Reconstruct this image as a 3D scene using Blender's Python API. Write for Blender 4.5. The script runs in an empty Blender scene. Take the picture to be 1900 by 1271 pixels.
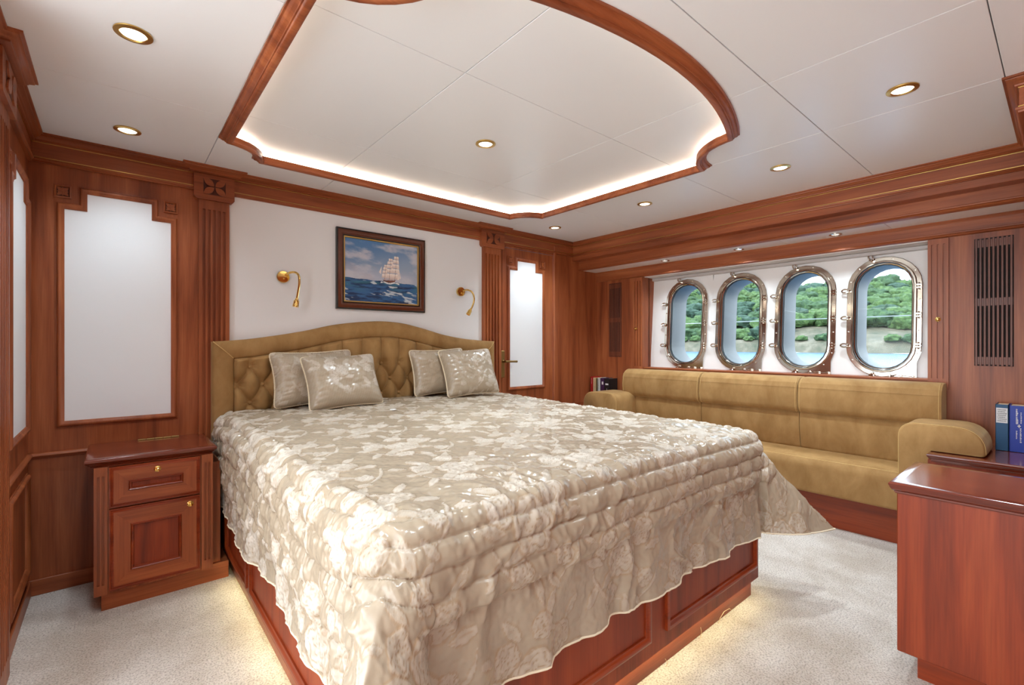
import bpy, bmesh, math, random
import numpy as np
from mathutils import Vector, Matrix

scene = bpy.context.scene
C = scene.collection

# ------------------------------------------------------------------ camera
cam_data = bpy.data.cameras.new('camera')
cam_data.sensor_width = 36.0
cam_data.lens = 873.0 / 1900.0 * 36.0
cam_data.shift_y = 4.5 / 1900.0
cam_data.clip_start = 0.02
cam_data.clip_end = 2000
cam = bpy.data.objects.new('camera', cam_data)
cam.location = (0, 0, 1.2)
cam.rotation_euler = (math.radians(90), 0, math.radians(49.80 - 90))
C.objects.link(cam)
scene.camera = cam

# ------------------------------------------------------------------ world, light, exposure
SKY_STRENGTH = 3.05
DOWN_W = 38.0
COVE_E = 7.0
BED_LED_E = 14.0
EXPOSURE = 1.15
world = bpy.data.worlds.new('world')
scene.world = world
world.use_nodes = True
wn = world.node_tree.nodes
wl = world.node_tree.links
wn.clear()
wo = wn.new('ShaderNodeOutputWorld')
wb = wn.new('ShaderNodeBackground')
tc = wn.new('ShaderNodeTexCoord')
sx = wn.new('ShaderNodeSeparateXYZ')
mr = wn.new('ShaderNodeMapRange')
mr.inputs['From Min'].default_value = -0.4
mr.inputs['From Max'].default_value = 1.0
rp = wn.new('ShaderNodeValToRGB')
e = rp.color_ramp.elements
e[0].position = 0.0
e[0].color = (0.62, 0.66, 0.68, 1)
e[1].position = 1.0
e[1].color = (0.60, 0.72, 0.86, 1)
m_ = rp.color_ramp.elements.new(0.30)
m_.color = (0.92, 0.95, 0.97, 1)
m_ = rp.color_ramp.elements.new(0.45)
m_.color = (0.78, 0.87, 0.96, 1)
wl.new(tc.outputs['Generated'], sx.inputs[0])
wl.new(sx.outputs['Z'], mr.inputs['Value'])
wl.new(mr.outputs[0], rp.inputs[0])
wl.new(rp.outputs[0], wb.inputs['Color'])
wb.inputs['Strength'].default_value = SKY_STRENGTH
wl.new(wb.outputs[0], wo.inputs[0])

scene.view_settings.view_transform = 'Standard'
scene.view_settings.look = 'None'
scene.view_settings.exposure = EXPOSURE
scene.view_settings.gamma = 1.0
scene.view_settings.use_curve_mapping = False
try:
    scene.cycles.use_denoising = True
    scene.cycles.max_bounces = 10
    scene.cycles.diffuse_bounces = 5
    scene.cycles.transparent_max_bounces = 12
    scene.cycles.caustics_reflective = False
    scene.cycles.caustics_refractive = False
    scene.cycles.sample_clamp_indirect = 6.0
except Exception:
    pass


def add_sun():
    d = bpy.data.lights.new('sun', 'SUN')
    d.energy = 1.8
    d.angle = math.radians(2.0)
    d.color = (1.0, 0.95, 0.86)
    o = bpy.data.objects.new('sun', d)
    C.objects.link(o)
    o.location = (-40, 60, 60)
    o.rotation_euler = Vector((0.62, -0.42, -0.75)).to_track_quat('-Z', 'Y').to_euler()


add_sun()

# ------------------------------------------------------------------ materials


def lin(r, g, b):
    f = lambda c: (c / 255 / 12.92) if c <= 10.3 else ((c / 255 + 0.055) / 1.055) ** 2.4
    return (f(r), f(g), f(b), 1.0)


def new_mat(name):
    m = bpy.data.materials.new(name)
    m.use_nodes = True
    nt = m.node_tree
    b = nt.nodes['Principled BSDF']
    return m, nt, b


def N(nt, t, **kw):
    n = nt.nodes.new(t)
    for k, v in kw.items():
        setattr(n, k, v)
    return n


def plain(name, col, rough=0.5, metal=0.0, spec=0.5, bump=0.0, bscale=80.0, coat=0.0, sheen=0.0, var=0.0):
    m, nt, b = new_mat(name)
    b.inputs['Base Color'].default_value = col
    b.inputs['Roughness'].default_value = rough
    b.inputs['Metallic'].default_value = metal
    b.inputs['Specular IOR Level'].default_value = spec
    b.inputs['Coat Weight'].default_value = coat
    b.inputs['Coat Roughness'].default_value = 0.15
    b.inputs['Sheen Weight'].default_value = sheen
    g = N(nt, 'ShaderNodeNewGeometry')
    n = N(nt, 'ShaderNodeTexNoise')
    n.inputs['Scale'].default_value = bscale
    n.inputs['Detail'].default_value = 3
    nt.links.new(g.outputs['Position'], n.inputs['Vector'])
    if bump:
        bp = N(nt, 'ShaderNodeBump')
        bp.inputs['Strength'].default_value = bump
        bp.inputs['Distance'].default_value = 0.002
        nt.links.new(n.outputs['Fac'], bp.inputs['Height'])
        nt.links.new(bp.outputs[0], b.inputs['Normal'])
    if var:
        mx = N(nt, 'ShaderNodeMixRGB', blend_type='MULTIPLY')
        mx.inputs['Fac'].default_value = var
        mx.inputs['Color1'].default_value = col
        nt.links.new(n.outputs['Fac'], mx.inputs['Color2'])
        nt.links.new(mx.outputs[0], b.inputs['Base Color'])
    return m


def wood(name, c_dark, c_mid, c_light, axis='z', rough=0.42, coat=0.10, scale=1.0):
    m, nt, b = new_mat(name)
    g = N(nt, 'ShaderNodeNewGeometry')
    mp = N(nt, 'ShaderNodeMapping')
    lo, hi = 0.9 * scale, 11.0 * scale
    mp.inputs['Scale'].default_value = {'z': (hi, hi, lo), 'x': (lo, hi, hi), 'y': (hi, lo, hi)}[axis]
    nt.links.new(g.outputs['Position'], mp.inputs['Vector'])
    n1 = N(nt, 'ShaderNodeTexNoise')
    n1.inputs['Scale'].default_value = 1.0
    n1.inputs['Detail'].default_value = 5
    n1.inputs['Roughness'].default_value = 0.55
    n1.inputs['Distortion'].default_value = 0.7
    nt.links.new(mp.outputs[0], n1.inputs['Vector'])
    mp2 = N(nt, 'ShaderNodeMapping')
    lo, hi = 5.0 * scale, 150.0 * scale
    mp2.inputs['Scale'].default_value = {'z': (hi, hi, lo), 'x': (lo, hi, hi), 'y': (hi, lo, hi)}[axis]
    nt.links.new(g.outputs['Position'], mp2.inputs['Vector'])
    n2 = N(nt, 'ShaderNodeTexNoise')
    n2.inputs['Scale'].default_value = 1.0
    n2.inputs['Detail'].default_value = 3
    nt.links.new(mp2.outputs[0], n2.inputs['Vector'])
    r1 = N(nt, 'ShaderNodeValToRGB')
    el = r1.color_ramp.elements
    el[0].position, el[0].color = 0.30, c_dark
    el[1].position, el[1].color = 0.72, c_light
    em = el.new(0.5)
    em.color = c_mid
    nt.links.new(n1.outputs['Fac'], r1.inputs[0])
    r2 = N(nt, 'ShaderNodeValToRGB')
    el = r2.color_ramp.elements
    el[0].position, el[0].color = 0.30, (0.70, 0.66, 0.62, 1)
    el[1].position, el[1].color = 0.62, (1, 1, 1, 1)
    nt.links.new(n2.outputs['Fac'], r2.inputs[0])
    mx = N(nt, 'ShaderNodeMixRGB', blend_type='MULTIPLY')
    mx.inputs['Fac'].default_value = 0.65
    nt.links.new(r1.outputs[0], mx.inputs['Color1'])
    nt.links.new(r2.outputs[0], mx.inputs['Color2'])
    nt.links.new(mx.outputs[0], b.inputs['Base Color'])
    b.inputs['Roughness'].default_value = rough
    b.inputs['Specular IOR Level'].default_value = 0.35
    b.inputs['Coat Weight'].default_value = coat
    b.inputs['Coat Roughness'].default_value = 0.18
    bp = N(nt, 'ShaderNodeBump')
    bp.inputs['Strength'].default_value = 0.08
    bp.inputs['Distance'].default_value = 0.001
    nt.links.new(n2.outputs['Fac'], bp.inputs['Height'])
    nt.links.new(bp.outputs[0], b.inputs['Normal'])
    return m


WD, WM, WL = lin(122, 60, 32), lin(156, 84, 48), lin(180, 106, 64)
M = {}
M['wood_z'] = wood('cherry_wood_upright', WD, WM, WL, 'z')
M['wood_x'] = wood('cherry_wood_lengthwise', WD, WM, WL, 'x')
M['wood_y'] = wood('cherry_wood_crosswise', WD, WM, WL, 'y')
RD, RM, RL = lin(112, 42, 17), lin(142, 56, 23), lin(160, 72, 33)
M['red_z'] = wood('red_cherry_upright', RD, RM, RL, 'z', rough=0.48, coat=0.05)
M['red_x'] = wood('red_cherry_lengthwise', RD, RM, RL, 'x', rough=0.35, coat=0.2)
M['red_y'] = wood('red_cherry_crosswise', RD, RM, RL, 'y', rough=0.35, coat=0.2)
M['gloss_y'] = wood('lacquered_cherry_top', lin(92, 36, 22), lin(116, 48, 30), lin(134, 60, 38), 'y', rough=0.12, coat=0.8)
M['gloss_x'] = wood('lacquered_cherry_table_top', lin(92, 38, 22), lin(116, 52, 32), lin(136, 66, 42), 'x', rough=0.2, coat=0.5)
M['gold_x'] = wood('golden_cherry_lengthwise', lin(124, 56, 26), lin(154, 78, 40), lin(176, 98, 54), 'x')
M['gold_z'] = wood('golden_cherry_upright', lin(124, 56, 26), lin(154, 78, 40), lin(176, 98, 54), 'z')
M['carve_shade'] = wood('carving_shade_ground', lin(58, 24, 14), lin(76, 32, 18), lin(90, 40, 24), 'z')  # darker than the other wood, paints the shade in carved hollows
M['slat'] = wood('vent_slat_wood', lin(96, 48, 32), lin(122, 66, 44), lin(140, 82, 58), 'z')
M['white'] = plain('white_leather_panel', (0.83, 0.85, 0.87, 1), 0.55, bump=0.12, bscale=400)
M['ceil'] = plain('white_ceiling_panel', (0.87, 0.885, 0.90, 1), 0.32, bump=0.06, bscale=300)
M['cream'] = plain('cream_hull_lining', (0.84, 0.83, 0.82, 1), 0.6, bump=0.1, bscale=300)
M['gray_rail'] = plain('grey_blind_rail', (0.50, 0.47, 0.46, 1), 0.4, bump=0.02)
M['dark'] = plain('painted_vent_shade', (0.012, 0.009, 0.008, 1), 0.9, bump=0.02)  # near-black colour stands in for the shade between vent slats
M['brass'] = plain('polished_brass', lin(240, 204, 122), 0.11, 1.0, bump=0.01)
M['gold'] = plain('gold_inlay', lin(214, 178, 104), 0.28, 1.0, bump=0.01)
M['aged_brass'] = plain('aged_brass', lin(168, 138, 86), 0.42, 1.0, bump=0.5, bscale=500, var=0.5)
M['chrome'] = plain('nickel_plated_bronze', lin(216, 209, 197), 0.10, 1.0, bump=0.012, bscale=30)
M['tunnel'] = plain('hull_opening_paint', (0.27, 0.235, 0.205, 1), 0.55, bump=0.08)
M['rubber'] = plain('black_rubber_seal', (0.02, 0.02, 0.022, 1), 0.6, bump=0.02)
M['black'] = plain('black_lacquer', (0.015, 0.013, 0.013, 1), 0.25, bump=0.01)
M['frame_wood'] = plain('mahogany_picture_frame', lin(104, 52, 30), 0.3, bump=0.05, var=0.4, coat=0.3)
M['white_print'] = plain('white_ink', (0.78, 0.78, 0.78, 1), 0.6, bump=0.01)
M['dark_print'] = plain('black_ink', (0.03, 0.03, 0.03, 1), 0.6, bump=0.01)
M['paper'] = plain('book_pages', lin(214, 196, 164), 0.8, bump=0.3, bscale=300)
M['thread'] = plain('pale_thread', lin(206, 176, 140), 0.7, bump=0.02)
M['stitch'] = plain('pale_seam_thread', lin(206, 172, 112), 0.7, bump=0.02)
M['rope'] = plain('cream_cord', lin(226, 212, 184), 0.7, bump=0.3, bscale=300)
M['wire'] = plain('white_coated_wire', (0.8, 0.82, 0.82, 1), 0.4, bump=0.01)
M['disc_white'] = plain('white_plastic', (0.8, 0.79, 0.77, 1), 0.4, bump=0.01)


def emis(name, col, s):
    m, nt, b = new_mat(name)
    b.inputs['Base Color'].default_value = (0.8, 0.8, 0.8, 1)
    b.inputs['Emission Color'].default_value = col
    b.inputs['Emission Strength'].default_value = s
    return m


M['lens'] = emis('lit_lamp_lens', (1.0, 0.95, 0.88, 1), 2.4)
M['lens_off'] = emis('dim_lamp_lens', (1.0, 0.95, 0.88, 1), 0.5)
M['cove'] = emis('cove_light_strip', (1.0, 0.96, 0.80, 1), COVE_E)
M['bed_led'] = emis('bed_light_strip', (0.98, 1.0, 0.50, 1), BED_LED_E)


def velvet():
    m, nt, b = new_mat('gold_velvet')
    g = N(nt, 'ShaderNodeNewGeometry')
    n1 = N(nt, 'ShaderNodeTexNoise')
    n1.inputs['Scale'].default_value = 1.0
    n1.inputs['Detail'].default_value = 5
    n1.inputs['Roughness'].default_value = 0.6
    n1.inputs['Distortion'].default_value = 0.3
    mpv = N(nt, 'ShaderNodeMapping')
    mpv.inputs['Scale'].default_value = (9, 9, 5)
    mpv.inputs['Rotation'].default_value = (0.3, 0.2, 0.1)
    nt.links.new(g.outputs['Position'], mpv.inputs['Vector'])
    nt.links.new(mpv.outputs[0], n1.inputs['Vector'])
    r = N(nt, 'ShaderNodeValToRGB')
    el = r.color_ramp.elements
    el[0].position, el[0].color = 0.30, lin(142, 106, 62)
    el[1].position, el[1].color = 0.72, lin(174, 137, 88)
    nt.links.new(n1.outputs['Fac'], r.inputs[0])
    nt.links.new(r.outputs[0], b.inputs['Base Color'])
    b.inputs['Roughness'].default_value = 0.75
    b.inputs['Specular IOR Level'].default_value = 0.2
    b.inputs['Sheen Weight'].default_value = 0.55
    b.inputs['Sheen Roughness'].default_value = 0.35
    b.inputs['Sheen Tint'].default_value = lin(236, 208, 160)
    n2 = N(nt, 'ShaderNodeTexNoise')
    n2.inputs['Scale'].default_value = 900
    nt.links.new(g.outputs['Position'], n2.inputs['Vector'])
    bp = N(nt, 'ShaderNodeBump')
    bp.inputs['Strength'].default_value = 0.2
    bp.inputs['Distance'].default_value = 0.001
    nt.links.new(n2.outputs['Fac'], bp.inputs['Height'])
    nt.links.new(bp.outputs[0], b.inputs['Normal'])
    return m


M['velvet'] = velvet()


def satin():
    """champagne satin, pattern read from the mesh attributes emb (raised pale thread) and outl (brown outline)"""
    m, nt, b = new_mat('champagne_satin')
    a = N(nt, 'ShaderNodeAttribute', attribute_name='emb')
    o = N(nt, 'ShaderNodeAttribute', attribute_name='outl')
    g = N(nt, 'ShaderNodeNewGeometry')
    m1 = N(nt, 'ShaderNodeMixRGB')
    m1.inputs['Color1'].default_value = lin(166, 150, 128)
    m1.inputs['Color2'].default_value = lin(205, 195, 181)
    nt.links.new(a.outputs['Fac'], m1.inputs['Fac'])
    m2 = N(nt, 'ShaderNodeMixRGB')
    m2.inputs['Color2'].default_value = lin(158, 130, 98)
    nt.links.new(o.outputs['Fac'], m2.inputs['Fac'])
    nt.links.new(m1.outputs[0], m2.inputs['Color1'])
    nt.links.new(m2.outputs[0], b.inputs['Base Color'])
    rr = N(nt, 'ShaderNodeMapRange')
    rr.inputs['To Min'].default_value = 0.22
    rr.inputs['To Max'].default_value = 0.60
    nt.links.new(a.outputs['Fac'], rr.inputs['Value'])
    nt.links.new(rr.outputs[0], b.inputs['Roughness'])
    b.inputs['Specular IOR Level'].default_value = 0.55
    b.inputs['Anisotropic'].default_value = 0.4
    b.inputs['Sheen Weight'].default_value = 0.08
    b.inputs['Sheen Roughness'].default_value = 0.3
    n2 = N(nt, 'ShaderNodeTexNoise')
    n2.inputs['Scale'].default_value = 260
    n2.inputs['Detail'].default_value = 4
    nt.links.new(g.outputs['Position'], n2.inputs['Vector'])
    mu = N(nt, 'ShaderNodeMath', operation='MULTIPLY')
    nt.links.new(n2.outputs['Fac'], mu.inputs[0])
    ad = N(nt, 'ShaderNodeMath', operation='ADD')
    ad.inputs[1].default_value = 0.15
    nt.links.new(a.outputs['Fac'], ad.inputs[0])
    nt.links.new(ad.outputs[0], mu.inputs[1])
    bp = N(nt, 'ShaderNodeBump')
    bp.inputs['Strength'].default_value = 0.5
    bp.inputs['Distance'].default_value = 0.002
    nt.links.new(mu.outputs[0], bp.inputs['Height'])
    nt.links.new(bp.outputs[0], b.inputs['Normal'])
    return m


M['satin'] = satin()


def carpet():
    m, nt, b = new_mat('beige_cut_pile_carpet')
    g = N(nt, 'ShaderNodeNewGeometry')
    n1 = N(nt, 'ShaderNodeTexNoise')
    n1.inputs['Scale'].default_value = 2.2
    n1.inputs['Detail'].default_value = 7
    n1.inputs['Roughness'].default_value = 0.72
    n1.inputs['Distortion'].default_value = 0.2
    nt.links.new(g.outputs['Position'], n1.inputs['Vector'])
    n2 = N(nt, 'ShaderNodeTexNoise')
    n2.inputs['Scale'].default_value = 150
    n2.inputs['Detail'].default_value = 3
    nt.links.new(g.outputs['Position'], n2.inputs['Vector'])
    r = N(nt, 'ShaderNodeValToRGB')
    el = r.color_ramp.elements
    el[0].position, el[0].color = 0.38, lin(190, 177, 163)
    el[1].position, el[1].color = 0.60, lin(219, 210, 201)
    nt.links.new(n1.outputs['Fac'], r.inputs[0])
    r2 = N(nt, 'ShaderNodeValToRGB')
    el = r2.color_ramp.elements
    el[0].position, el[0].color = 0.34, (0.36, 0.33, 0.30, 1)
    el[1].position, el[1].color = 0.55, (1, 1, 1, 1)
    nt.links.new(n2.outputs['Fac'], r2.inputs[0])
    mx = N(nt, 'ShaderNodeMixRGB', blend_type='MULTIPLY')
    mx.inputs['Fac'].default_value = 0.7
    nt.links.new(r.outputs[0], mx.inputs['Color1'])
    nt.links.new(r2.outputs[0], mx.inputs['Color2'])
    nt.links.new(mx.outputs[0], b.inputs['Base Color'])
    b.inputs['Roughness'].default_value = 0.95
    b.inputs['Specular IOR Level'].default_value = 0.1
    b.inputs['Sheen Weight'].default_value = 0.3
    bp = N(nt, 'ShaderNodeBump')
    bp.inputs['Strength'].default_value = 0.9
    bp.inputs['Distance'].default_value = 0.006
    nt.links.new(n2.outputs['Fac'], bp.inputs['Height'])
    nt.links.new(bp.outputs[0], b.inputs['Normal'])
    return m


M['carpet'] = carpet()


def pane_glass():
    m = bpy.data.materials.new('porthole_glass')
    m.use_nodes = True
    nt = m.node_tree
    nt.nodes.clear()
    out = N(nt, 'ShaderNodeOutputMaterial')
    tr = N(nt, 'ShaderNodeBsdfTransparent')
    tr.inputs['Color'].default_value = (0.86, 0.93, 0.97, 1)
    gl = N(nt, 'ShaderNodeBsdfGlossy')
    gl.inputs['Roughness'].default_value = 0.02
    fr = N(nt, 'ShaderNodeFresnel')
    fr.inputs['IOR'].default_value = 1.22
    mx = N(nt, 'ShaderNodeMixShader')
    nt.links.new(fr.outputs[0], mx.inputs[0])
    nt.links.new(tr.outputs[0], mx.inputs[1])
    nt.links.new(gl.outputs[0], mx.inputs[2])
    nt.links.new(mx.outputs[0], out.inputs[0])
    return m


M['glass'] = pane_glass()


def foliage(name, c0, c1, c2, scale):
    m, nt, b = new_mat(name)
    g = N(nt, 'ShaderNodeNewGeometry')
    n1 = N(nt, 'ShaderNodeTexNoise')
    n1.inputs['Scale'].default_value = scale
    n1.inputs['Detail'].default_value = 6
    n1.inputs['Roughness'].default_value = 0.7
    nt.links.new(g.outputs['Position'], n1.inputs['Vector'])
    r = N(nt, 'ShaderNodeValToRGB')
    el = r.color_ramp.elements
    el[0].position, el[0].color = 0.30, c0
    el[1].position, el[1].color = 0.70, c2
    em = el.new(0.5)
    em.color = c1
    nt.links.new(n1.outputs['Fac'], r.inputs[0])
    nt.links.new(r.outputs[0], b.inputs['Base Color'])
    b.inputs['Roughness'].default_value = 0.8
    bp = N(nt, 'ShaderNodeBump')
    bp.inputs['Strength'].default_value = 1.0
    bp.inputs['Distance'].default_value = 0.5
    nt.links.new(n1.outputs['Fac'], bp.inputs['Height'])
    nt.links.new(bp.outputs[0], b.inputs['Normal'])
    return m


M['leaf0'] = foliage('green_foliage', lin(32, 50, 28), lin(54, 78, 42), lin(86, 108, 60), 1.4)
M['leaf1'] = foliage('bright_foliage', lin(42, 62, 28), lin(70, 94, 44), lin(104, 124, 68), 1.4)
M['leaf2'] = foliage('blue_green_foliage', lin(28, 46, 34), lin(46, 70, 50), lin(74, 96, 72), 1.4)
M['hill'] = foliage('scrub_ground', lin(62, 66, 46), lin(94, 86, 68), lin(124, 112, 94), 0.25)


def sea_mat():
    m, nt, b = new_mat('sea_water')
    g = N(nt, 'ShaderNodeNewGeometry')
    mp = N(nt, 'ShaderNodeMapping')
    mp.inputs['Scale'].default_value = (0.5, 0.16, 1)
    nt.links.new(g.outputs['Position'], mp.inputs['Vector'])
    n1 = N(nt, 'ShaderNodeTexNoise')
    n1.inputs['Scale'].default_value = 1.5
    n1.inputs['Detail'].default_value = 5
    nt.links.new(mp.outputs[0], n1.inputs['Vector'])
    r = N(nt, 'ShaderNodeValToRGB')
    el = r.color_ramp.elements
    el[0].position, el[0].color = 0.3, lin(44, 82, 116)
    el[1].position, el[1].color = 0.7, lin(76, 114, 142)
    nt.links.new(n1.outputs['Fac'], r.inputs[0])
    nt.links.new(r.outputs[0], b.inputs['Base Color'])
    b.inputs['Roughness'].default_value = 0.25
    bp = N(nt, 'ShaderNodeBump')
    bp.inputs['Strength'].default_value = 0.6
    bp.inputs['Distance'].default_value = 0.4
    nt.links.new(n1.outputs['Fac'], bp.inputs['Height'])
    nt.links.new(bp.outputs[0], b.inputs['Normal'])
    return m


M['sea'] = sea_mat()


def attr_mat(name, attr, rough=0.45):
    m, nt, b = new_mat(name)
    a = N(nt, 'ShaderNodeAttribute', attribute_name=attr)
    nt.links.new(a.outputs['Color'], b.inputs['Base Color'])
    b.inputs['Roughness'].default_value = rough
    n2 = N(nt, 'ShaderNodeTexNoise')
    n2.inputs['Scale'].default_value = 500
    bp = N(nt, 'ShaderNodeBump')
    bp.inputs['Strength'].default_value = 0.25
    bp.inputs['Distance'].default_value = 0.001
    nt.links.new(n2.outputs['Fac'], bp.inputs['Height'])
    nt.links.new(bp.outputs[0], b.inputs['Normal'])
    return m


M['paint'] = attr_mat('oil_paint', 'paint')


def book_mat(name, col):
    return plain(name, col, 0.45, bump=0.1, bscale=300, var=0.15)


# ------------------------------------------------------------------ helpers


def tag(o, label=None, cat=None, group=None, kind=None):
    if label:
        o['label'] = label
    if cat:
        o['category'] = cat
    if group:
        o['group'] = group
    if kind:
        o['kind'] = kind
    return o


def empty(name, loc=(0, 0, 0), parent=None):
    o = bpy.data.objects.new(name, None)
    o.empty_display_size = 0.05
    o.location = loc
    C.objects.link(o)
    if parent:
        o.parent = parent
        o.location = Vector(loc) - world_loc(parent)
    return o


def world_loc(o):
    v = Vector(o.location)
    while o.parent:
        o = o.parent
        v += Vector(o.location)
    return v


_cube_cache = {}


class MB:
    def __init__(self):
        self.v = []
        self.f = []

    def add(self, vs, fs):
        k = len(self.v)
        self.v.extend([tuple(map(float, p)) for p in vs])
        self.f.extend([tuple(i + k for i in f) for f in fs])
        return self

    def box(self, x0, x1, y0, y1, z0, z1, bev=0.0):
        if x0 > x1: x0, x1 = x1, x0
        if y0 > y1: y0, y1 = y1, y0
        if z0 > z1: z0, z1 = z1, z0
        if bev <= 0:
            vs = [(x, y, z) for x in (x0, x1) for y in (y0, y1) for z in (z0, z1)]
            fs = [(0, 1, 3, 2), (4, 6, 7, 5), (0, 4, 5, 1), (2, 3, 7, 6), (0, 2, 6, 4), (1, 5, 7, 3)]
            return self.add(vs, fs)
        b = min(bev, (x1 - x0) * .45, (y1 - y0) * .45, (z1 - z0) * .45)
        vs = []
        idx = {}
        for sx_ in (0, 1):
            for sy_ in (0, 1):
                for sz_ in (0, 1):
                    X = (x0, x1)[sx_]; Y = (y0, y1)[sy_]; Z = (z0, z1)[sz_]
                    dx = b if sx_ == 0 else -b
                    dy = b if sy_ == 0 else -b
                    dz = b if sz_ == 0 else -b
                    for ax, p in enumerate(((X, Y + dy, Z + dz), (X + dx, Y, Z + dz), (X + dx, Y + dy, Z))):
                        idx[(sx_, sy_, sz_, ax)] = len(vs)
                        vs.append(p)
        I = idx
        fs = []
        for s in (0, 1):
            fs.append([I[(s, 0, 0, 0)], I[(s, 1, 0, 0)], I[(s, 1, 1, 0)], I[(s, 0, 1, 0)]])
            fs.append([I[(0, s, 0, 1)], I[(1, s, 0, 1)], I[(1, s, 1, 1)], I[(0, s, 1, 1)]])
            fs.append([I[(0, 0, s, 2)], I[(1, 0, s, 2)], I[(1, 1, s, 2)], I[(0, 1, s, 2)]])
        for s in (0, 1):
            for t in (0, 1):
                fs.append([I[(0, s, t, 1)], I[(1, s, t, 1)], I[(1, s, t, 2)], I[(0, s, t, 2)]])
                fs.append([I[(s, 0, t, 0)], I[(s, 1, t, 0)], I[(s, 1, t, 2)], I[(s, 0, t, 2)]])
                fs.append([I[(s, t, 0, 0)], I[(s, t, 1, 0)], I[(s, t, 1, 1)], I[(s, t, 0, 1)]])
        for a in (0, 1):
            for b_ in (0, 1):
                for c in (0, 1):
                    fs.append([I[(a, b_, c, 0)], I[(a, b_, c, 1)], I[(a, b_, c, 2)]])
        return self.add(vs, fs)

    def sweep(self, path, profile, mapf, closed=False, side=1, cap=True, i0=0, i1=None, loop=True):
        """profile points (off, h) carried along a 2D path with mitred corners; mapf(s, t, h) -> xyz"""
        P = [np.array(p, float) for p in path]
        n = len(P)
        rings = []
        for i in range(n):
            if closed:
                a, b, c = P[i - 1], P[i], P[(i + 1) % n]
            else:
                b = P[i]
                a = P[i - 1] if i > 0 else None
                c = P[i + 1] if i < n - 1 else None
            ns = []
            for p, q in ((a, b), (b, c)):
                if p is None or q is None:
                    continue
                d = q - p
                L = np.hypot(*d)
                if L < 1e-9:
                    continue
                d = d / L
                ns.append(np.array((-d[1], d[0])) * side)
            if len(ns) == 2:
                mvec = (ns[0] + ns[1]) / max(0.2, 1 + ns[0] @ ns[1])
            else:
                mvec = ns[0]
            rings.append([mapf(b[0] + o * mvec[0], b[1] + o * mvec[1], h) for o, h in profile])
        if i1 is None:
            i1 = n - 1
        if closed:
            sel = list(range(n))
        else:
            sel = list(range(i0, i1 + 1))
        m = len(profile)
        vs = []
        for i in sel:
            vs += rings[i]
        fs = []
        cnt = len(sel)
        for k in range(cnt if closed else cnt - 1):
            k2 = (k + 1) % cnt
            for j in range(m if loop else m - 1):
                j2 = (j + 1) % m
                fs.append((k * m + j, k * m + j2, k2 * m + j2, k2 * m + j))
        if cap and not closed and loop:
            fs.append(tuple(range(m)))
            fs.append(tuple((cnt - 1) * m + j for j in range(m - 1, -1, -1)))
        return self.add(vs, fs)

    def prism(self, poly, mapf, h0, h1):
        n = len(poly)
        vs = [mapf(p[0], p[1], h0) for p in poly] + [mapf(p[0], p[1], h1) for p in poly]
        fs = [tuple(range(n)), tuple(range(2 * n - 1, n - 1, -1))]
        fs += [(i, (i + 1) % n, n + (i + 1) % n, n + i) for i in range(n)]
        return self.add(vs, fs)

    def tube(self, pts, r, n=8, closed=False, cap=True):
        pts = [Vector(p) for p in pts]
        m = len(pts)
        rs = r if isinstance(r, (list, tuple)) else [r] * m
        vs = []
        up = None
        for i, p in enumerate(pts):
            if closed:
                d = pts[(i + 1) % m] - pts[i - 1]
            else:
                d = pts[min(i + 1, m - 1)] - pts[max(i - 1, 0)]
            if d.length < 1e-9:
                d = Vector((0, 0, 1))
            d.normalize()
            if up is None:
                up = Vector((0, 0, 1)) if abs(d.z) < .9 else Vector((1, 0, 0))
            a = d.cross(up)
            if a.length < 1e-6:
                a = d.orthogonal()
            a.normalize()
            b = a.cross(d)
            b.normalize()
            up = b
            for k in range(n):
                t = 2 * math.pi * k / n
                vs.append(p + a * math.cos(t) * rs[i] + b * math.sin(t) * rs[i])
        fs = []
        for i in range(m if closed else m - 1):
            i2 = (i + 1) % m
            for k in range(n):
                k2 = (k + 1) % n
                fs.append((i * n + k, i * n + k2, i2 * n + k2, i2 * n + k))
        if cap and not closed:
            fs.append(tuple(range(n)))
            fs.append(tuple((m - 1) * n + k for k in range(n - 1, -1, -1)))
        return self.add(vs, fs)

    def lathe(self, prof, origin, axis, n=20):
        """prof (r, h): turned about an axis through origin"""
        ax = Vector(axis).normalized()
        a = ax.orthogonal().normalized()
        b = ax.cross(a)
        o = Vector(origin)
        vs = []
        for r, h in prof:
            for k in range(n):
                t = 2 * math.pi * k / n
                vs.append(o + ax * h + (a * math.cos(t) + b * math.sin(t)) * max(r, 1e-5))
        fs = []
        for i in range(len(prof) - 1):
            for k in range(n):
                k2 = (k + 1) % n
                fs.append((i * n + k, i * n + k2, (i + 1) * n + k2, (i + 1) * n + k))
        fs.append(tuple(range(n)))
        fs.append(tuple((len(prof) - 1) * n + k for k in range(n - 1, -1, -1)))
        return self.add(vs, fs)

    def build(self, name, mat, parent=None, smooth=True, origin=None, angle=34, recalc=True):
        me = bpy.data.meshes.new(name)
        if parent is not None:
            off = world_loc(parent)
        elif origin is not None:
            off = Vector(origin)
        else:
            off = Vector((0, 0, 0))
        me.from_pydata([(p[0] - off.x, p[1] - off.y, p[2] - off.z) for p in self.v], [], self.f)
        if recalc:
            bm = bmesh.new()
            bm.from_mesh(me)
            bmesh.ops.remove_doubles(bm, verts=bm.verts, dist=1e-6)
            bmesh.ops.recalc_face_normals(bm, faces=bm.faces)
            bm.to_mesh(me)
            bm.free()
        me.materials.append(M[mat] if isinstance(mat, str) else mat)
        if smooth:
            me.polygons.foreach_set('use_smooth', [True] * len(me.polygons))
            me.set_sharp_from_angle(angle=math.radians(angle))
        o = bpy.data.objects.new(name, me)
        C.objects.link(o)
        if parent is not None:
            o.parent = parent
        elif origin is not None:
            o.location = origin
        return o


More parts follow.
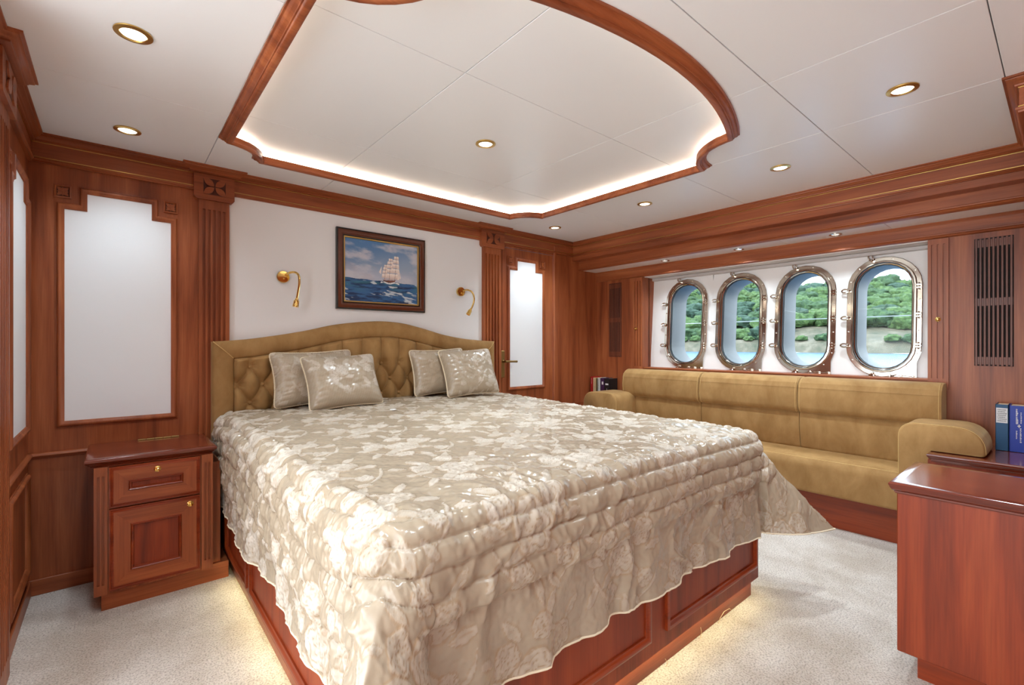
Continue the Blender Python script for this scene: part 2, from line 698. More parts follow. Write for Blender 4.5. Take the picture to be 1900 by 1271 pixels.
def link_copy(o, parent, loc):
    c = o.copy()
    C.objects.link(c)
    c.parent = parent
    c.location = loc
    return c


def copy_thing(root, loc):
    r = root.copy()
    C.objects.link(r)
    r.location = loc
    for ch in root.children:
        c = ch.copy()
        C.objects.link(c)
        c.parent = r
        for g in ch.children:
            d = g.copy()
            C.objects.link(d)
            d.parent = c
    return r


def np_grid(name, P, mat, parent=None, attrs=None, close_u=False, smooth=True):
    """P: (nu, nv, 3) world positions"""
    nu, nv = P.shape[:2]
    off = np.array(world_loc(parent)) if parent is not None else np.zeros(3)
    V = (P - off).reshape(-1, 3)
    idx = np.arange(nu * nv).reshape(nu, nv)
    if close_u:
        idx = np.vstack([idx, idx[:1]])
    a = idx[:-1, :-1].ravel(); b = idx[1:, :-1].ravel(); c = idx[1:, 1:].ravel(); d = idx[:-1, 1:].ravel()
    F = np.stack([a, b, c, d], 1)
    me = bpy.data.meshes.new(name)
    me.vertices.add(len(V))
    me.vertices.foreach_set('co', V.astype(np.float32).ravel())
    me.loops.add(F.size)
    me.loops.foreach_set('vertex_index', F.astype(np.int32).ravel())
    me.polygons.add(len(F))
    me.polygons.foreach_set('loop_start', np.arange(0, F.size, 4, dtype=np.int32))
    me.polygons.foreach_set('loop_total', np.full(len(F), 4, dtype=np.int32))
    me.update(calc_edges=True)
    me.validate()
    for k, arr in (attrs or {}).items():
        arr = np.asarray(arr, np.float32)
        if arr.ndim == 3:
            at = me.attributes.new(k, 'FLOAT_COLOR', 'POINT')
            rgba = np.ones((nu * nv, 4), np.float32)
            rgba[:, :3] = arr.reshape(-1, 3)
            at.data.foreach_set('color', rgba.ravel())
        else:
            at = me.attributes.new(k, 'FLOAT', 'POINT')
            at.data.foreach_set('value', arr.ravel())
    if smooth:
        me.polygons.foreach_set('use_smooth', np.ones(len(F), dtype=bool))
    me.materials.append(M[mat] if isinstance(mat, str) else mat)
    o = bpy.data.objects.new(name, me)
    C.objects.link(o)
    if parent is not None:
        o.parent = parent
    return o


def vnoise(x, y, seed=0):
    xi = np.floor(x).astype(np.int64); yi = np.floor(y).astype(np.int64)
    xf = x - xi; yf = y - yi

    def h(i, j):
        n = (i * 374761393 + j * 668265263 + seed * 1442695041) & 0x7fffffff
        n = ((n ^ (n >> 13)) * 1274126177) & 0x7fffffff
        n = (n ^ (n >> 16)) & 0xffff
        return n / 65535.0
    u = xf * xf * (3 - 2 * xf); v = yf * yf * (3 - 2 * yf)
    return (h(xi, yi) * (1 - u) + h(xi + 1, yi) * u) * (1 - v) + (h(xi, yi + 1) * (1 - u) + h(xi + 1, yi + 1) * u) * v


def fbm(x, y, seed=0, oct=3):
    s = 0; a = .5; t = 0
    for k in range(oct):
        s = s + a * vnoise(x * 2 ** k, y * 2 ** k, seed + 17 * k); t += a; a *= .5
    return s / t


def sstep(a, b, x):
    t = np.clip((x - a) / (b - a), 0, 1)
    return t * t * (3 - 2 * t)


def floral(x, y, T=0.46):
    """embroidered bouquets on a half-drop repeat: returns (pale thread, brown outline)"""
    emb = np.zeros_like(x); outl = np.zeros_like(x)
    wx = x + .009 * (fbm(x * 40, y * 40, 201, 2) - .5); wy = y + .009 * (fbm(x * 40, y * 40, 202, 2) - .5)
    x, y = wx, wy
    col = np.floor(x / T)
    y = y + (col % 2) * T * .5
    px = (x % T) - T / 2
    py = (y % T) - T / 2

    def wrap(ex, ey):
        dx = px - ex; dy = py - ey
        dy = (dy + T / 2) % T - T / 2
        return dx, dy
    for ex, ey, R, rot in ((0, 0, .088, .3), (.115, .065, .062, 1.0), (-.11, .075, .058, 2.1), (.02, .15, .045, .4), (-.06, -.13, .05, 1.7), (.13, -.12, .042, .9)):
        dx, dy = wrap(ex, ey)
        r = np.hypot(dx, dy); th = np.arctan2(dy, dx) + rot
        rb = R * (.84 + .16 * np.abs(np.sin(2.5 * th)))
        fill = sstep(rb, rb * .94, r)
        ph = 3.0 * r / R + .35 * np.sin(5 * th + 4 * r / R)
        vein = np.abs((ph % 1) - .5) * 2
        line = sstep(.72, .95, vein) * fill
        edge = sstep(.10, .0, np.abs(r / rb - 1))
        emb = np.maximum(emb, fill * (1 - .8 * line))
        outl = np.maximum(outl, np.maximum(line * .7, edge * .8))
    for ex, ey, L, W, rot in ((.07, -.075, .06, .022, -.7), (-.07, -.06, .065, .024, 3.6), (-.16, .02, .055, .02, 2.8), (.19, .0, .055, .02, .1), (.06, .2, .05, .018, .9), (-.09, .16, .055, .02, 2.2), (.17, .15, .05, .018, .8), (-.17, -.1, .05, .018, 3.9), (.02, -.2, .055, .02, -1.4), (.09, -.2, .04, .016, -.9), (-.2, .12, .04, .015, 2.6)):
        dx, dy = wrap(ex, ey)
        c, s = math.cos(rot), math.sin(rot)
        u = dx * c + dy * s; v = -dx * s + dy * c
        w = W * np.clip(1 - (u / L) ** 2, 0, 1)
        q = np.abs(v) / np.maximum(w, 1e-4)
        fill = (np.abs(u) < L) * sstep(1.0, .8, q)
        edge = (np.abs(u) < L) * sstep(.35, .0, np.abs(q - 1)) + (np.abs(u) < L) * sstep(.0018, .0, np.abs(v))
        emb = np.maximum(emb, fill * .75)
        outl = np.maximum(outl, np.clip(edge, 0, 1) * .7)
    for ex, ey, R, a0, a1 in ((-.02, -.02, .17, .2, 1.6), (.03, .03, .2, 3.3, 4.6), (.0, .0, .225, 5.2, 6.1)):
        dx, dy = wrap(ex, ey)
        r = np.hypot(dx, dy); th = np.arctan2(dy, dx) % (2 * math.pi)
        ins = (th > a0) & (th < a1)
        w = .007 * np.sin(np.clip((th - a0) / (a1 - a0), 0, 1) * math.pi) + .001
        fill = ins * sstep(1.1, .8, np.abs(r - R) / w)
        emb = np.maximum(emb, fill * .8)
        outl = np.maximum(outl, ins * sstep(.5, .0, np.abs(np.abs(r - R) / w - 1)) * .6)
    return np.clip(emb, 0, 1), np.clip(outl, 0, 1)

# ------------------------------------------------------------------ room shell
XL, XR, YB, YF, ZC = -0.315, 3.50, 3.20, -1.40, 2.21
XV = 3.876          # plane of the vent panels beside the windows
XH = lambda z: 3.997 + (z - 0.99) * 0.0735   # sloping hull lining behind the windows


def struct(o):
    o['kind'] = 'structure'
    return o


floor = MB().box(-2.3, XV + .2, YF, YB + .1, -0.05, 0.0).build('floor', 'carpet', smooth=False)
struct(floor)

# ---- ceiling with a raised tray
tray = []


def arc(cx, cy, r, a0, a1, n):
    return [(cx + r * math.cos(math.radians(a0 + (a1 - a0) * i / n)), cy + r * math.sin(math.radians(a0 + (a1 - a0) * i / n))) for i in range(n + 1)]


TX0, TX1, TYB, TXC = 0.385, 2.560, 2.84, 1.4725
# counter-clockwise from the front left: bowed front, scalloped corners
R_f = 2.08
front = []
for i in range(25):
    x = 0.661 + (2.284 - 0.661) * i / 24
    front.append((x, 0.85 + R_f - math.sqrt(R_f ** 2 - (x - TXC) ** 2)))
yj = front[-1][1]
tray += front
tray += arc(TX1, yj, TX1 - 2.284, 180, 90, 10)[1:]
tray += arc(TX1, TYB, 0.18, 270, 180, 10)
tray += arc(TX0, TYB, 0.18, 0, -90, 10)
tray += arc(TX0, yj, 0.661 - TX0, 90, 0, 10)[:-1]


def offset_closed(path, off):
    P = [np.array(p) for p in path]
    out = []
    n = len(P)
    for i in range(n):
        d1 = P[i] - P[i - 1]; d2 = P[(i + 1) % n] - P[i]
        n1 = np.array((-d1[1], d1[0])) / np.hypot(*d1); n2 = np.array((-d2[1], d2[0])) / np.hypot(*d2)
        m = (n1 + n2) / max(.2, 1 + n1 @ n2)
        out.append(tuple(P[i] + off * m))
    return out


ceiling = MB().box(-2.3, XV + .3, YF, YB + .1, 2.275, 2.33).build('ceiling', 'ceil', smooth=False)  # left overhang is unseen, added to temper daylight from the open side
struct(ceiling)
hole_me = MB().prism(offset_closed(tray, 0.010), lambda s, t, h: (s, t, h), 2.0, 2.26).build('cutter', 'ceil', smooth=False)


def cut(o, cutter):
    md = o.modifiers.new('b', 'BOOLEAN')
    md.object = cutter
    md.operation = 'DIFFERENCE'
    md.solver = 'EXACT'
    dg = bpy.context.evaluated_depsgraph_get()
    me = bpy.data.meshes.new_from_object(o.evaluated_get(dg))
    o.modifiers.clear()
    old = o.data
    o.data = me
    bpy.data.meshes.remove(old)
    return len(me.polygons)


bpy.context.view_layer.update()
SX = [-2.3, XL, 0.385, 1.03, 1.928, 2.566, XR]
SY = [YF, -0.60, 0.155, 0.752, 1.497, 2.415, YB]
g_ = 0.0015
for i in range(len(SX) - 1):
    for j in range(len(SY) - 1):
        x0, x1, y0, y1 = SX[i] + g_, SX[i + 1] - g_, SY[j] + g_, SY[j + 1] - g_
        # cells wholly inside the tray opening are left out
        if 0.7 < x0 and x1 < 2.3 and y0 > 1.2 and y1 < 2.6:
            continue
        p = MB().box(x0, x1, y0, y1, ZC, ZC + .02, 0.0012).build('ceiling_panel', 'ceil', ceiling, smooth=False)
        if x1 > TX0 - .01 and x0 < TX1 and y1 > 0.84 and y0 < TYB:
            if cut(p, hole_me) == 0:
                bpy.data.objects.remove(p)
bpy.data.objects.remove(hole_me)
for x0, x1 in ((TX0 - .06, 1.03), (1.03, 1.928), (1.928, TX1 + .06)):
    for y0, y1 in ((0.78, 1.497), (1.497, 2.415), (2.415, TYB + .06)):
        MB().box(x0 + g_, x1 - g_, y0 + g_, y1 - g_, 2.245, 2.265, .0012).build('ceiling_panel', 'ceil', ceiling, smooth=False)

# ---- wooden tray moulding and its hidden light strip
tm_prof = [(0, 2.2105), (0, 2.203), (.006, 2.203), (.008, 2.197), (.014, 2.192), (.022, 2.188), (.024, 2.183), (.028, 2.183), (.029, 2.177), (.034, 2.174),
           (.046, 2.173), (.052, 2.176), (.053, 2.184), (.049, 2.188), (.048, 2.202), (.050, 2.205), (.050, 2.214), (.044, 2.214), (.042, 2.2105)]
ident = lambda s, t, h: (s, t, h)
tray_trim = MB().sweep(tray, tm_prof, ident, closed=True).build('trim_1', 'wood_x', angle=50)
struct(tray_trim)
led = MB().tube([(x, y, 2.225) for x, y in offset_closed(tray, .022)], .004, 6, closed=True).build('light_strip', 'cove', tray_trim)

# ---- crown moulding: left wall, back wall, right beam, partition
cap_d = 0.035
crown_path = [(XL, 1.9), (XL, 2.225), (XL + cap_d, 2.225), (XL + cap_d, 2.515), (XL, 2.515), (XL, YB),
              (0.343, YB), (0.343, YB - cap_d), (0.541, YB - cap_d), (0.541, YB),
              (2.345, YB), (2.345, YB - cap_d), (2.585, YB - cap_d), (2.585, YB),
              (XR, YB), (XR, 0.108), (2.622, 0.108), (2.622, YF)]
crown_prof = [(-.01, 2.2105), (.056, 2.2105), (.056, 2.203), (.048, 2.201), (.047, 2.196), (.040, 2.192), (.033, 2.188), (.031, 2.184), (.025, 2.182), (.024, 2.176), (.016, 2.173), (-.01, 2.173)]
frieze_prof = [(-.01, 2.171), (.013, 2.171), (.013, 2.102), (-.01, 2.102)]
bead_prof = [(-.01, 2.099), (.016, 2.099), (.022, 2.096), (.023, 2.090), (.020, 2.086), (.016, 2.085), (.015, 2.078), (-.01, 2.078)]
gold_prof = [[(-.005, 2.1735), (.0155, 2.1735), (.0155, 2.1705), (-.005, 2.1705)], [(-.005, 2.1025), (.0155, 2.1025), (.0155, 2.0985), (-.005, 2.0985)]]


plain_path = [(XL, 1.9)] * 1 + [(XL, 2.225), (XL, 2.226), (XL, 2.514), (XL, 2.515), (XL, YB), (.343, YB), (.344, YB), (.540, YB), (.541, YB), (2.345, YB), (2.346, YB), (2.584, YB), (2.585, YB), (XR, YB), (XR, .108), (2.622, .108), (2.622, YF)]


def crown(name, i0, i1, mat):
    o = MB().sweep(crown_path, crown_prof, ident, side=-1, i0=i0, i1=i1).build(name, mat, angle=50)
    struct(o)
    MB().sweep(plain_path, frieze_prof, ident, side=-1, i0=i0, i1=i1).build('frieze', mat, o)
    MB().sweep(plain_path, bead_prof, ident, side=-1, i0=i0, i1=i1).build('bead', mat, o, angle=50)
    for gp in gold_prof:
        MB().sweep(plain_path, gp, ident, side=-1, i0=i0, i1=i1).build('gold_inlay', 'gold', o)
    return o


trim_left = crown('trim_2', 0, 5, 'wood_y')
trim_back = crown('trim_3', 5, 14, 'wood_x')
trim_right = crown('trim_4', 14, 15, 'wood_y')
trim_part = crown('trim_5', 15, 17, 'wood_x')

# ---- walls
bw = lambda s, t, h: (s, YB - h, t)           # back wall: s = x, t = z, h = out into the room
lw = lambda s, t, h: (XL + h, s, t)           # left wall: s = y
vw = lambda s, t, h: (XV - h, s, t)           # window wall: s = y
hw = lambda s, t, h: (XH(t) - h, s, t)        # sloping hull lining

wall_back = MB().box(XL - .1, 0.52, YB, YB + .06, 0, ZC + .06).box(2.37, 2.585, YB, YB + .06, 0, ZC + .06).box(3.225, XV + .02, YB, YB + .06, 0, ZC + .06).box(2.585, 3.225, YB, YB + .06, 2.06, ZC + .06).build('wall_back', 'wood_z', smooth=False)
struct(wall_back)
MB().box(0.515, 2.372, YB - .004, YB + .05, 0, ZC + .06).build('white_panel', 'white', wall_back, smooth=False)
wall_left = MB().box(XL - .06, XL, 1.9, YB + .06, 0, ZC + .06).build('wall_left', 'wood_z', smooth=False)
struct(wall_left)


def capital_flower(mapf, cx, cz, hw_, hh, parent, h0):
    """four pointed petals standing proud of a block, dark ground between paints the shade of grooves"""
    for sx_, sz_ in ((1, 1), (1, -1), (-1, 1), (-1, -1)):
        poly = []
        tipx, tipz = hw_ * sx_, hh * sz_
        nx, nz = -tipz, tipx
        L = math.hypot(tipx, tipz)
        nx, nz = nx / L, nz / L
        w = L * 0.25
        for i in range(9):
            t = i / 8
            wv = w * math.sin(math.pi * min(1, t * 1.02)) ** .8
            poly.append((cx + tipx * (0.06 + .94 * t) + nx * wv, cz + tipz * (0.06 + .94 * t) + nz * wv))
        for i in range(7, 0, -1):
            t = i / 8
            wv = w * math.sin(math.pi * min(1, t * 1.02)) ** .8
            poly.append((cx + tipx * (0.06 + .94 * t) - nx * wv, cz + tipz * (0.06 + .94 * t) - nz * wv))
        MB().prism(poly, mapf, h0, h0 + .007).build('petal', 'wood_x', parent, smooth=False)


def pilaster(mapf, s0, s1, wall, z0=0.0, flutes=5, cap_ext=.024, cz=(2.035, 2.171)):
    """shaft with real flutes cut between fillets, and a carved block above"""
    w = s1 - s0
    b = MB()
    d = .024
    n = flutes
    fw = w * .085
    pitch = w * .82 / n
    start = s0 + w * .09 + pitch / 2
    zt, zb = 1.975, z0 + .08
    # back slab and solid ends
    b.prism([(s0, z0), (s1, z0), (s1, cz[0]), (s0, cz[0])], mapf, -.002, d * .55)
    edges = [s0]
    for k in range(n):
        c = start + pitch * k
        edges += [c - fw / 2, c + fw / 2]
    edges.append(s1)
    for k in range(0, len(edges), 2):
        b.prism([(edges[k], zb), (edges[k + 1], zb), (edges[k + 1], zt), (edges[k], zt)], mapf, d * .5, d)
    b.prism([(s0, z0), (s1, z0), (s1, zb), (s0, zb)], mapf, d * .5, d)
    b.prism([(s0, zt), (s1, zt), (s1, cz[0]), (s0, cz[0])], mapf, d * .5, d)
    p = b.build('pilaster', 'wood_z', wall, smooth=False)
    c = MB()
    e0, e1 = s0 - cap_ext, s1 + cap_ext
    c.prism([(e0 + .012, cz[0] - .008), (e1 - .012, cz[0] - .008), (e1, cz[0] + .006), (e1, cz[1]), (e0, cz[1]), (e0, cz[0] + .006)], mapf, -.001, cap_d + .004)
    cap = c.build('capital', 'wood_x', p, smooth=False)
    cxm, czm = (s0 + s1) / 2, (cz[0] + cz[1]) / 2
    MB().prism([(cxm - w * .36, czm - .045), (cxm + w * .36, czm - .045), (cxm + w * .36, czm + .045), (cxm - w * .36, czm + .045)], mapf, cap_d, cap_d + .0045).build('darkened_ground', 'carve_shade', p, smooth=False)
    capital_flower(mapf, cxm, czm, w * .36, .045, p, cap_d + .003)
    return p


pilaster(bw, 0.364, 0.515, wall_back)
pilaster(bw, 2.366, 2.563, wall_back)
pilaster(lw, 2.25, 2.49, wall_left, flutes=6)


def rosette(mapf, cx, cz, a, parent, mat='wood_z'):
    fr = MB().sweep([(cx - a, cz - a), (cx + a, cz - a), (cx + a, cz + a), (cx - a, cz + a)], [(0, -.001), (0, .010), (.005, .012), (.009, .006), (.009, -.001)], mapf, closed=True).build('rosette', mat, parent, smooth=False)
    MB().prism([(cx - a + .006, cz - a + .006), (cx + a - .006, cz - a + .006), (cx + a - .006, cz + a - .006), (cx - a + .006, cz + a - .006)], mapf, -.001, .003).build('ground', 'carve_shade', fr, smooth=False)
    for k in range(8):
        th = k * math.pi / 4
        L = (a - .008) * (1.25 if k % 2 else 0.9)
        w = a * .24
        poly = []
        for i in range(7):
            t = i / 6
            poly.append((t * L, w * math.sin(math.pi * t)))
        for i in range(5, 0, -1):
            t = i / 6
            poly.append((t * L, -w * math.sin(math.pi * t)))
        c_, s_ = math.cos(th), math.sin(th)
        MB().prism([(cx + u * c_ - v * s_, cz + u * s_ + v * c_) for u, v in poly], mapf, .002, .010 if k % 2 else .007).build('petal', mat, fr, smooth=False)
    MB().prism([(cx + a * .16 * math.cos(t * math.pi / 4), cz + a * .16 * math.sin(t * math.pi / 4)) for t in range(8)], mapf, .002, .012).build('boss', mat, fr, smooth=False)
    return fr


bolection = [(0, -.001), (0, .006), (.005, .007), (.007, .014), (.013, .019), (.020, .018), (.024, .012), (.030, .010), (.033, .004), (.033, -.001)]


def stepped_panel(mapf, s0, s1, z0, z1, nx, nz, parent, prof=bolection, two_sided=True):
    """white panel with stepped upper corners inside a moulded frame; outer size given"""
    path = [(s0, z0), (s1, z0), (s1, z1 - nz), (s1 - nx, z1 - nz), (s1 - nx, z1), (s0 + nx, z1), (s0 + nx, z1 - nz), (s0, z1 - nz)]
    f = MB().sweep(path, prof, mapf, closed=True).build('panel_frame', 'wood_z', parent, angle=50)
    MB().prism(offset_closed(path, .02), mapf, -.001, .003).build('white_panel', 'white', f, smooth=False)
    return f


stepped_panel(bw, -0.221, 0.271, 0.792, 1.992, .084, .088, wall_back)
rosette(bw, -0.194, 1.955, .031, wall_back)
rosette(bw, 0.237, 1.957, .031, wall_back)
stepped_panel(lw, 2.60, 3.135, 0.79, 1.965, .07, .088, wall_left)
rosette(lw, 2.625, 1.93, .028, wall_left)
# chair rails and wainscot
rail_prof = [(0.0, -.001), (0.0, .010), (.006, .017), (.013, .018), (.017, .012), (.023, .010), (.027, .006), (.027, -.001)]
MB().sweep([(-.09, .680), (XL, .680)], rail_prof, bw).build('chair_rail', 'wood_x', wall_back, angle=50)
MB().sweep([(YB, .680), (1.9, .680)], rail_prof, lw, side=1).build('chair_rail', 'wood_y', wall_left, angle=50)
for y0, y1 in ((2.60, 3.14),):
    f = MB().sweep([(y0, .13), (y1, .13), (y1, .60), (y0, .60)], bolection, lw, closed=True).build('panel_frame', 'wood_z', wall_left, angle=50)
bb = MB().box(XL, 0.0, YB - .012, YB, 0, .075, .003).build('baseboard_back', 'wood_x', smooth=False)
struct(bb)
bl = MB().box(XL, XL + .012, 1.9, YB - .012, 0, .075, .003).build('baseboard_left', 'wood_y', smooth=False)
struct(bl)

wall_rear_added = MB().box(-2.3, XV, YF - .06, YF, 0, ZC + .06).build('wall_rear_added', 'wood_z', smooth=False)  # unseen wall behind the camera, added to hold fill light off the bed foot
struct(wall_rear_added)

# ---- door in the back wall
door = empty('door_1', (2.90, YB, 0))
struct(door)
MB().box(2.588, 3.212, YB - .004, YB + .04, 0.01, 2.055, .002).build('door_leaf', 'wood_z', door, smooth=False)
dpath_s0, dpath_s1 = 2.640, 3.104
dm = lambda s, t, h: (s, YB - .004 - h, t)
stepped_panel(dm, dpath_s0, dpath_s1, 0.794, 1.985, .089, .085, door)
rosette(dm, 2.678, 1.952, .034, door)
rosette(dm, 3.068, 1.952, .034, door)
plate = MB().box(2.566, 2.612, YB - .013, YB - .003, .915, 1.150, .004).build('lock_plate', 'aged_brass', door)
h_ = MB().lathe([(.012, 0), (.012, .012), (.009, .016), (.009, .046)], (2.590, YB - .012, 1.056), (0, -1, 0), 14)
h_.tube([(2.588, YB - .055, 1.056), (2.62, YB - .058, 1.056), (2.66, YB - .058, 1.055), (2.715, YB - .056, 1.054)], [.010, .0095, .0085, .0095], 12)
h_.build('door_handle', 'aged_brass', door)
tr = MB().box(3.216, 3.252, YB - .020, YB, 0, 2.15, .006).build('trim_6', 'wood_z', smooth=False)
struct(tr)

# ---- right side: stepped beam, white soffit, valance
beam = MB().box(3.492, 3.60, 0.09, YB, 2.037, ZC + .05, .002).build('trim_7', 'wood_y', smooth=False)
struct(beam)
MB().box(3.588, 3.66, 0.09, YB, 1.972, 2.06, .001).build('lower_beam', 'wood_y', beam, smooth=False)
MB().sweep([(3.588, YB), (3.588, 0.09)], [(-.05, 1.975), (.004, 1.975), (.006, 1.970), (.004, 1.966), (.008, 1.962), (.010, 1.956), (.004, 1.951), (-.05, 1.951)], ident, side=-1).build('beam_bead', 'wood_y', beam, angle=50)
sof = MB().box(3.60, 3.90, 0.09, YB, 1.975, 2.0, 0).build('trim_8', 'ceil', smooth=False)
struct(sof)
ys = [0.09, 0.74, 1.35, 2.0, 2.72, YB]
for a, b_ in zip(ys[:-1], ys[1:]):
    MB().box(3.640, 3.90, a + g_, b_ - g_, 1.953, 1.975, .0012).build('soffit_panel', 'ceil', sof, smooth=False)
val = MB().box(3.866, 3.92, 0.09, YB, 1.862, 1.95, .001).build('trim_9', 'wood_y', smooth=False)
struct(val)
MB().sweep([(3.866, YB), (3.866, 0.09)], [(-.03, 1.9535), (.016, 1.9535), (.014, 1.947), (.008, 1.943), (.005, 1.934), (-.03, 1.934)], ident, side=-1).build('valance_cove', 'wood_y', val, angle=50)
MB().sweep([(3.866, YB), (3.866, 0.09)], [(-.03, 1.882), (.004, 1.882), (.006, 1.877), (.004, 1.873), (.009, 1.868), (.010, 1.860), (.004, 1.855), (-.03, 1.855)], ident, side=-1).build('valance_bead', 'wood_y', val, angle=50)

# ---- window wall: vent panels left and right, opening between
YO0, YO1, ZO0, ZO1 = 0.566, 2.635, 0.988, 1.856
wall_right = MB().box(XV, XV + .10, YO1, YB, 0, 1.96).box(XV, XV + .10, 0.02, YO0, 0, 1.96).box(XV, XV + .10, YO0, YO1, 0, ZO0 - .012).build('wall_right', 'wood_z', smooth=False)
struct(wall_right)
# jambs of the window recess and sill ledge
MB().box(XV + .09, 4.12, YO1, YO1 + .02, ZO0, ZO1).build('jamb', 'wood_z', wall_right, smooth=False)
MB().box(XV + .09, 4.12, YO0 - .02, YO0, ZO0, ZO1).build('jamb', 'wood_z', wall_right, smooth=False)
MB().box(XV - .004, 4.03, YO0, YO1, ZO0 - .014, ZO0, .002).build('sill', 'wood_y', wall_right, smooth=False)
MB().box(XV + .02, 4.14, YO0, YO1, ZO1 - .006, ZO1 + .03).build('recess_head', 'cream', wall_right, smooth=False)
MB().box(4.018, 4.075, YO0 + .002, YO1 - .002, 1.822, 1.848, .004).build('blind_rail', 'gray_rail', wall_right, smooth=False)


def vent(y0, y1, z0, z1, n):
    """flat dark sheet painted as the shade of a recess, upright slats in front"""
    v = MB().box(XV - .001, XV - .0005, y0, y1, z0, z1).build('vent', 'dark', wall_right, smooth=False)
    pitch = (y1 - y0) / n
    for k in range(n):
        c = y0 + pitch * (k + .5)
        MB().box(XV - .007, XV - .001, c - pitch * .26, c + pitch * .26, z0, z1, .001).build('slat', 'slat', v, smooth=False)
    for zc in (z0 + .03, (z0 + z1) / 2, z1 - .03):
        MB().box(XV - .003, XV - .001, y0 + .003, y1 - .003, zc - .022, zc + .022).build('slat_rail', 'slat', v, smooth=False)


vent(0.200, 0.360, 1.078, 1.822, 9)
vent(2.890, 3.046, 1.080, 1.825, 8)


def fluted_stile(y0, y1):
    z0, z1 = .93, 1.850
    n = 3
    w = y1 - y0
    fw = w * .10
    b = MB()
    b.box(XV - .006, XV - .0005, y0, y1, z0, z1)
    cs = [y0 + w * (.22 + .28 * k) for k in range(n)]
    ed = [y0]
    for c in cs:
        ed += [c - fw / 2, c + fw / 2]
    ed.append(y1)
    zt, zb = 1.818, .995
    for k in range(0, len(ed), 2):
        b.box(XV - .016, XV - .005, ed[k], ed[k + 1], zb, zt)
    b.box(XV - .016, XV - .005, y0, y1, z0, zb)
    b.box(XV - .016, XV - .005, y0, y1, zt, z1)
    s = b.build('fluted_stile', 'wood_z', wall_right, smooth=False)
    return s


for y0, y1, yk in ((0.470, YO0, 0.518), (YO1, 2.742, 2.705)):
    s = fluted_stile(y0, y1)
    k = MB().lathe([(.0, 0), (.014, 0), (.014, .003), (.008, .005), (.006, .012), (.010, .016), (.010, .022), (.004, .025), (0, .025)], (XV - .016, yk, 1.357), (-1, 0, 0), 16)
    k.build('latch_knob', 'brass', s)

# partition on the right with its crown above, end face towards the room
part = MB().box(2.622, XV + .02, YF, 0.108, 0, ZC + .04, .002).build('wall_partition', 'wood_z', smooth=False)
struct(part)

# ---- portholes
PZ0, PZ1, PW = 0.985, 1.808, 0.415
pcs = [2.280, 1.785, 1.3035, 0.822]
PH = (PZ1 - PZ0) / 2
PZC = (PZ0 + PZ1) / 2


def stadium(cy, cz, w, h, n=12):
    """half width w, half height h; counter-clockwise in (y, z)"""
    pts = []
    for i in range(n + 1):
        t = math.pi * i / n
        pts.append((cy + w * math.cos(t), cz + (h - w) + w * math.sin(t)))
    m = 8
    for i in range(1, m):
        pts.append((cy - w, cz + (h - w) - 2 * (h - w) * i / m))
    for i in range(n + 1):
        t = math.pi + math.pi * i / n
        pts.append((cy + w * math.cos(t), cz - (h - w) + w * math.sin(t)))
    for i in range(1, m):
        pts.append((cy + w, cz - (h - w) + 2 * (h - w) * i / m))
    return pts


hole_w, hole_h = PW / 2 - .036, PH - .036
lining = MB()
cells = [YO1]
for a, b_ in zip(pcs[:-1], pcs[1:]):
    cells.append((a + b_) / 2)
cells.append(YO0)
for k, cy in enumerate(pcs):
    ya, yb = cells[k + 1], cells[k]
    st = stadium(cy, PZC, hole_w, hole_h)
    vs, fs = [], []
    nst = len(st)
    zlo, zhi = ZO0 - .01, ZO1 + .01
    for y, z in st:
        vs.append(hw(y, z, 0))
    # rectangle points found by shooting outwards from the centre
    for y, z in st:
        dy, dz = y - cy, (z - PZC) * 0.5
        tt = 1e9
        if dy > 1e-9: tt = min(tt, (yb - cy) / dy)
        if dy < -1e-9: tt = min(tt, (ya - cy) / dy)
        dzz = z - PZC
        if dzz > 1e-9: tt = min(tt, (zhi - PZC) / dzz)
        if dzz < -1e-9: tt = min(tt, (zlo - PZC) / dzz)
        vs.append(hw(cy + dy * tt, PZC + dzz * tt, 0))
    for i in range(nst):
        j = (i + 1) % nst
        fs.append((i, j, nst + j, nst + i))
    lining.add(vs, fs)
    # corners of the cell
    for cy_, cz_ in ((ya, zlo), (yb, zlo), (yb, zhi), (ya, zhi)):
        best = sorted(range(nst), key=lambda i: (vs[nst + i][1] - cy_) ** 2 + (vs[nst + i][2] - cz_) ** 2)[:2]
        lining.add([vs[nst + best[0]], vs[nst + best[1]], hw(cy_, cz_, 0)], [(0, 1, 2)])
lining.build('hull_lining', 'cream', wall_right, smooth=False)

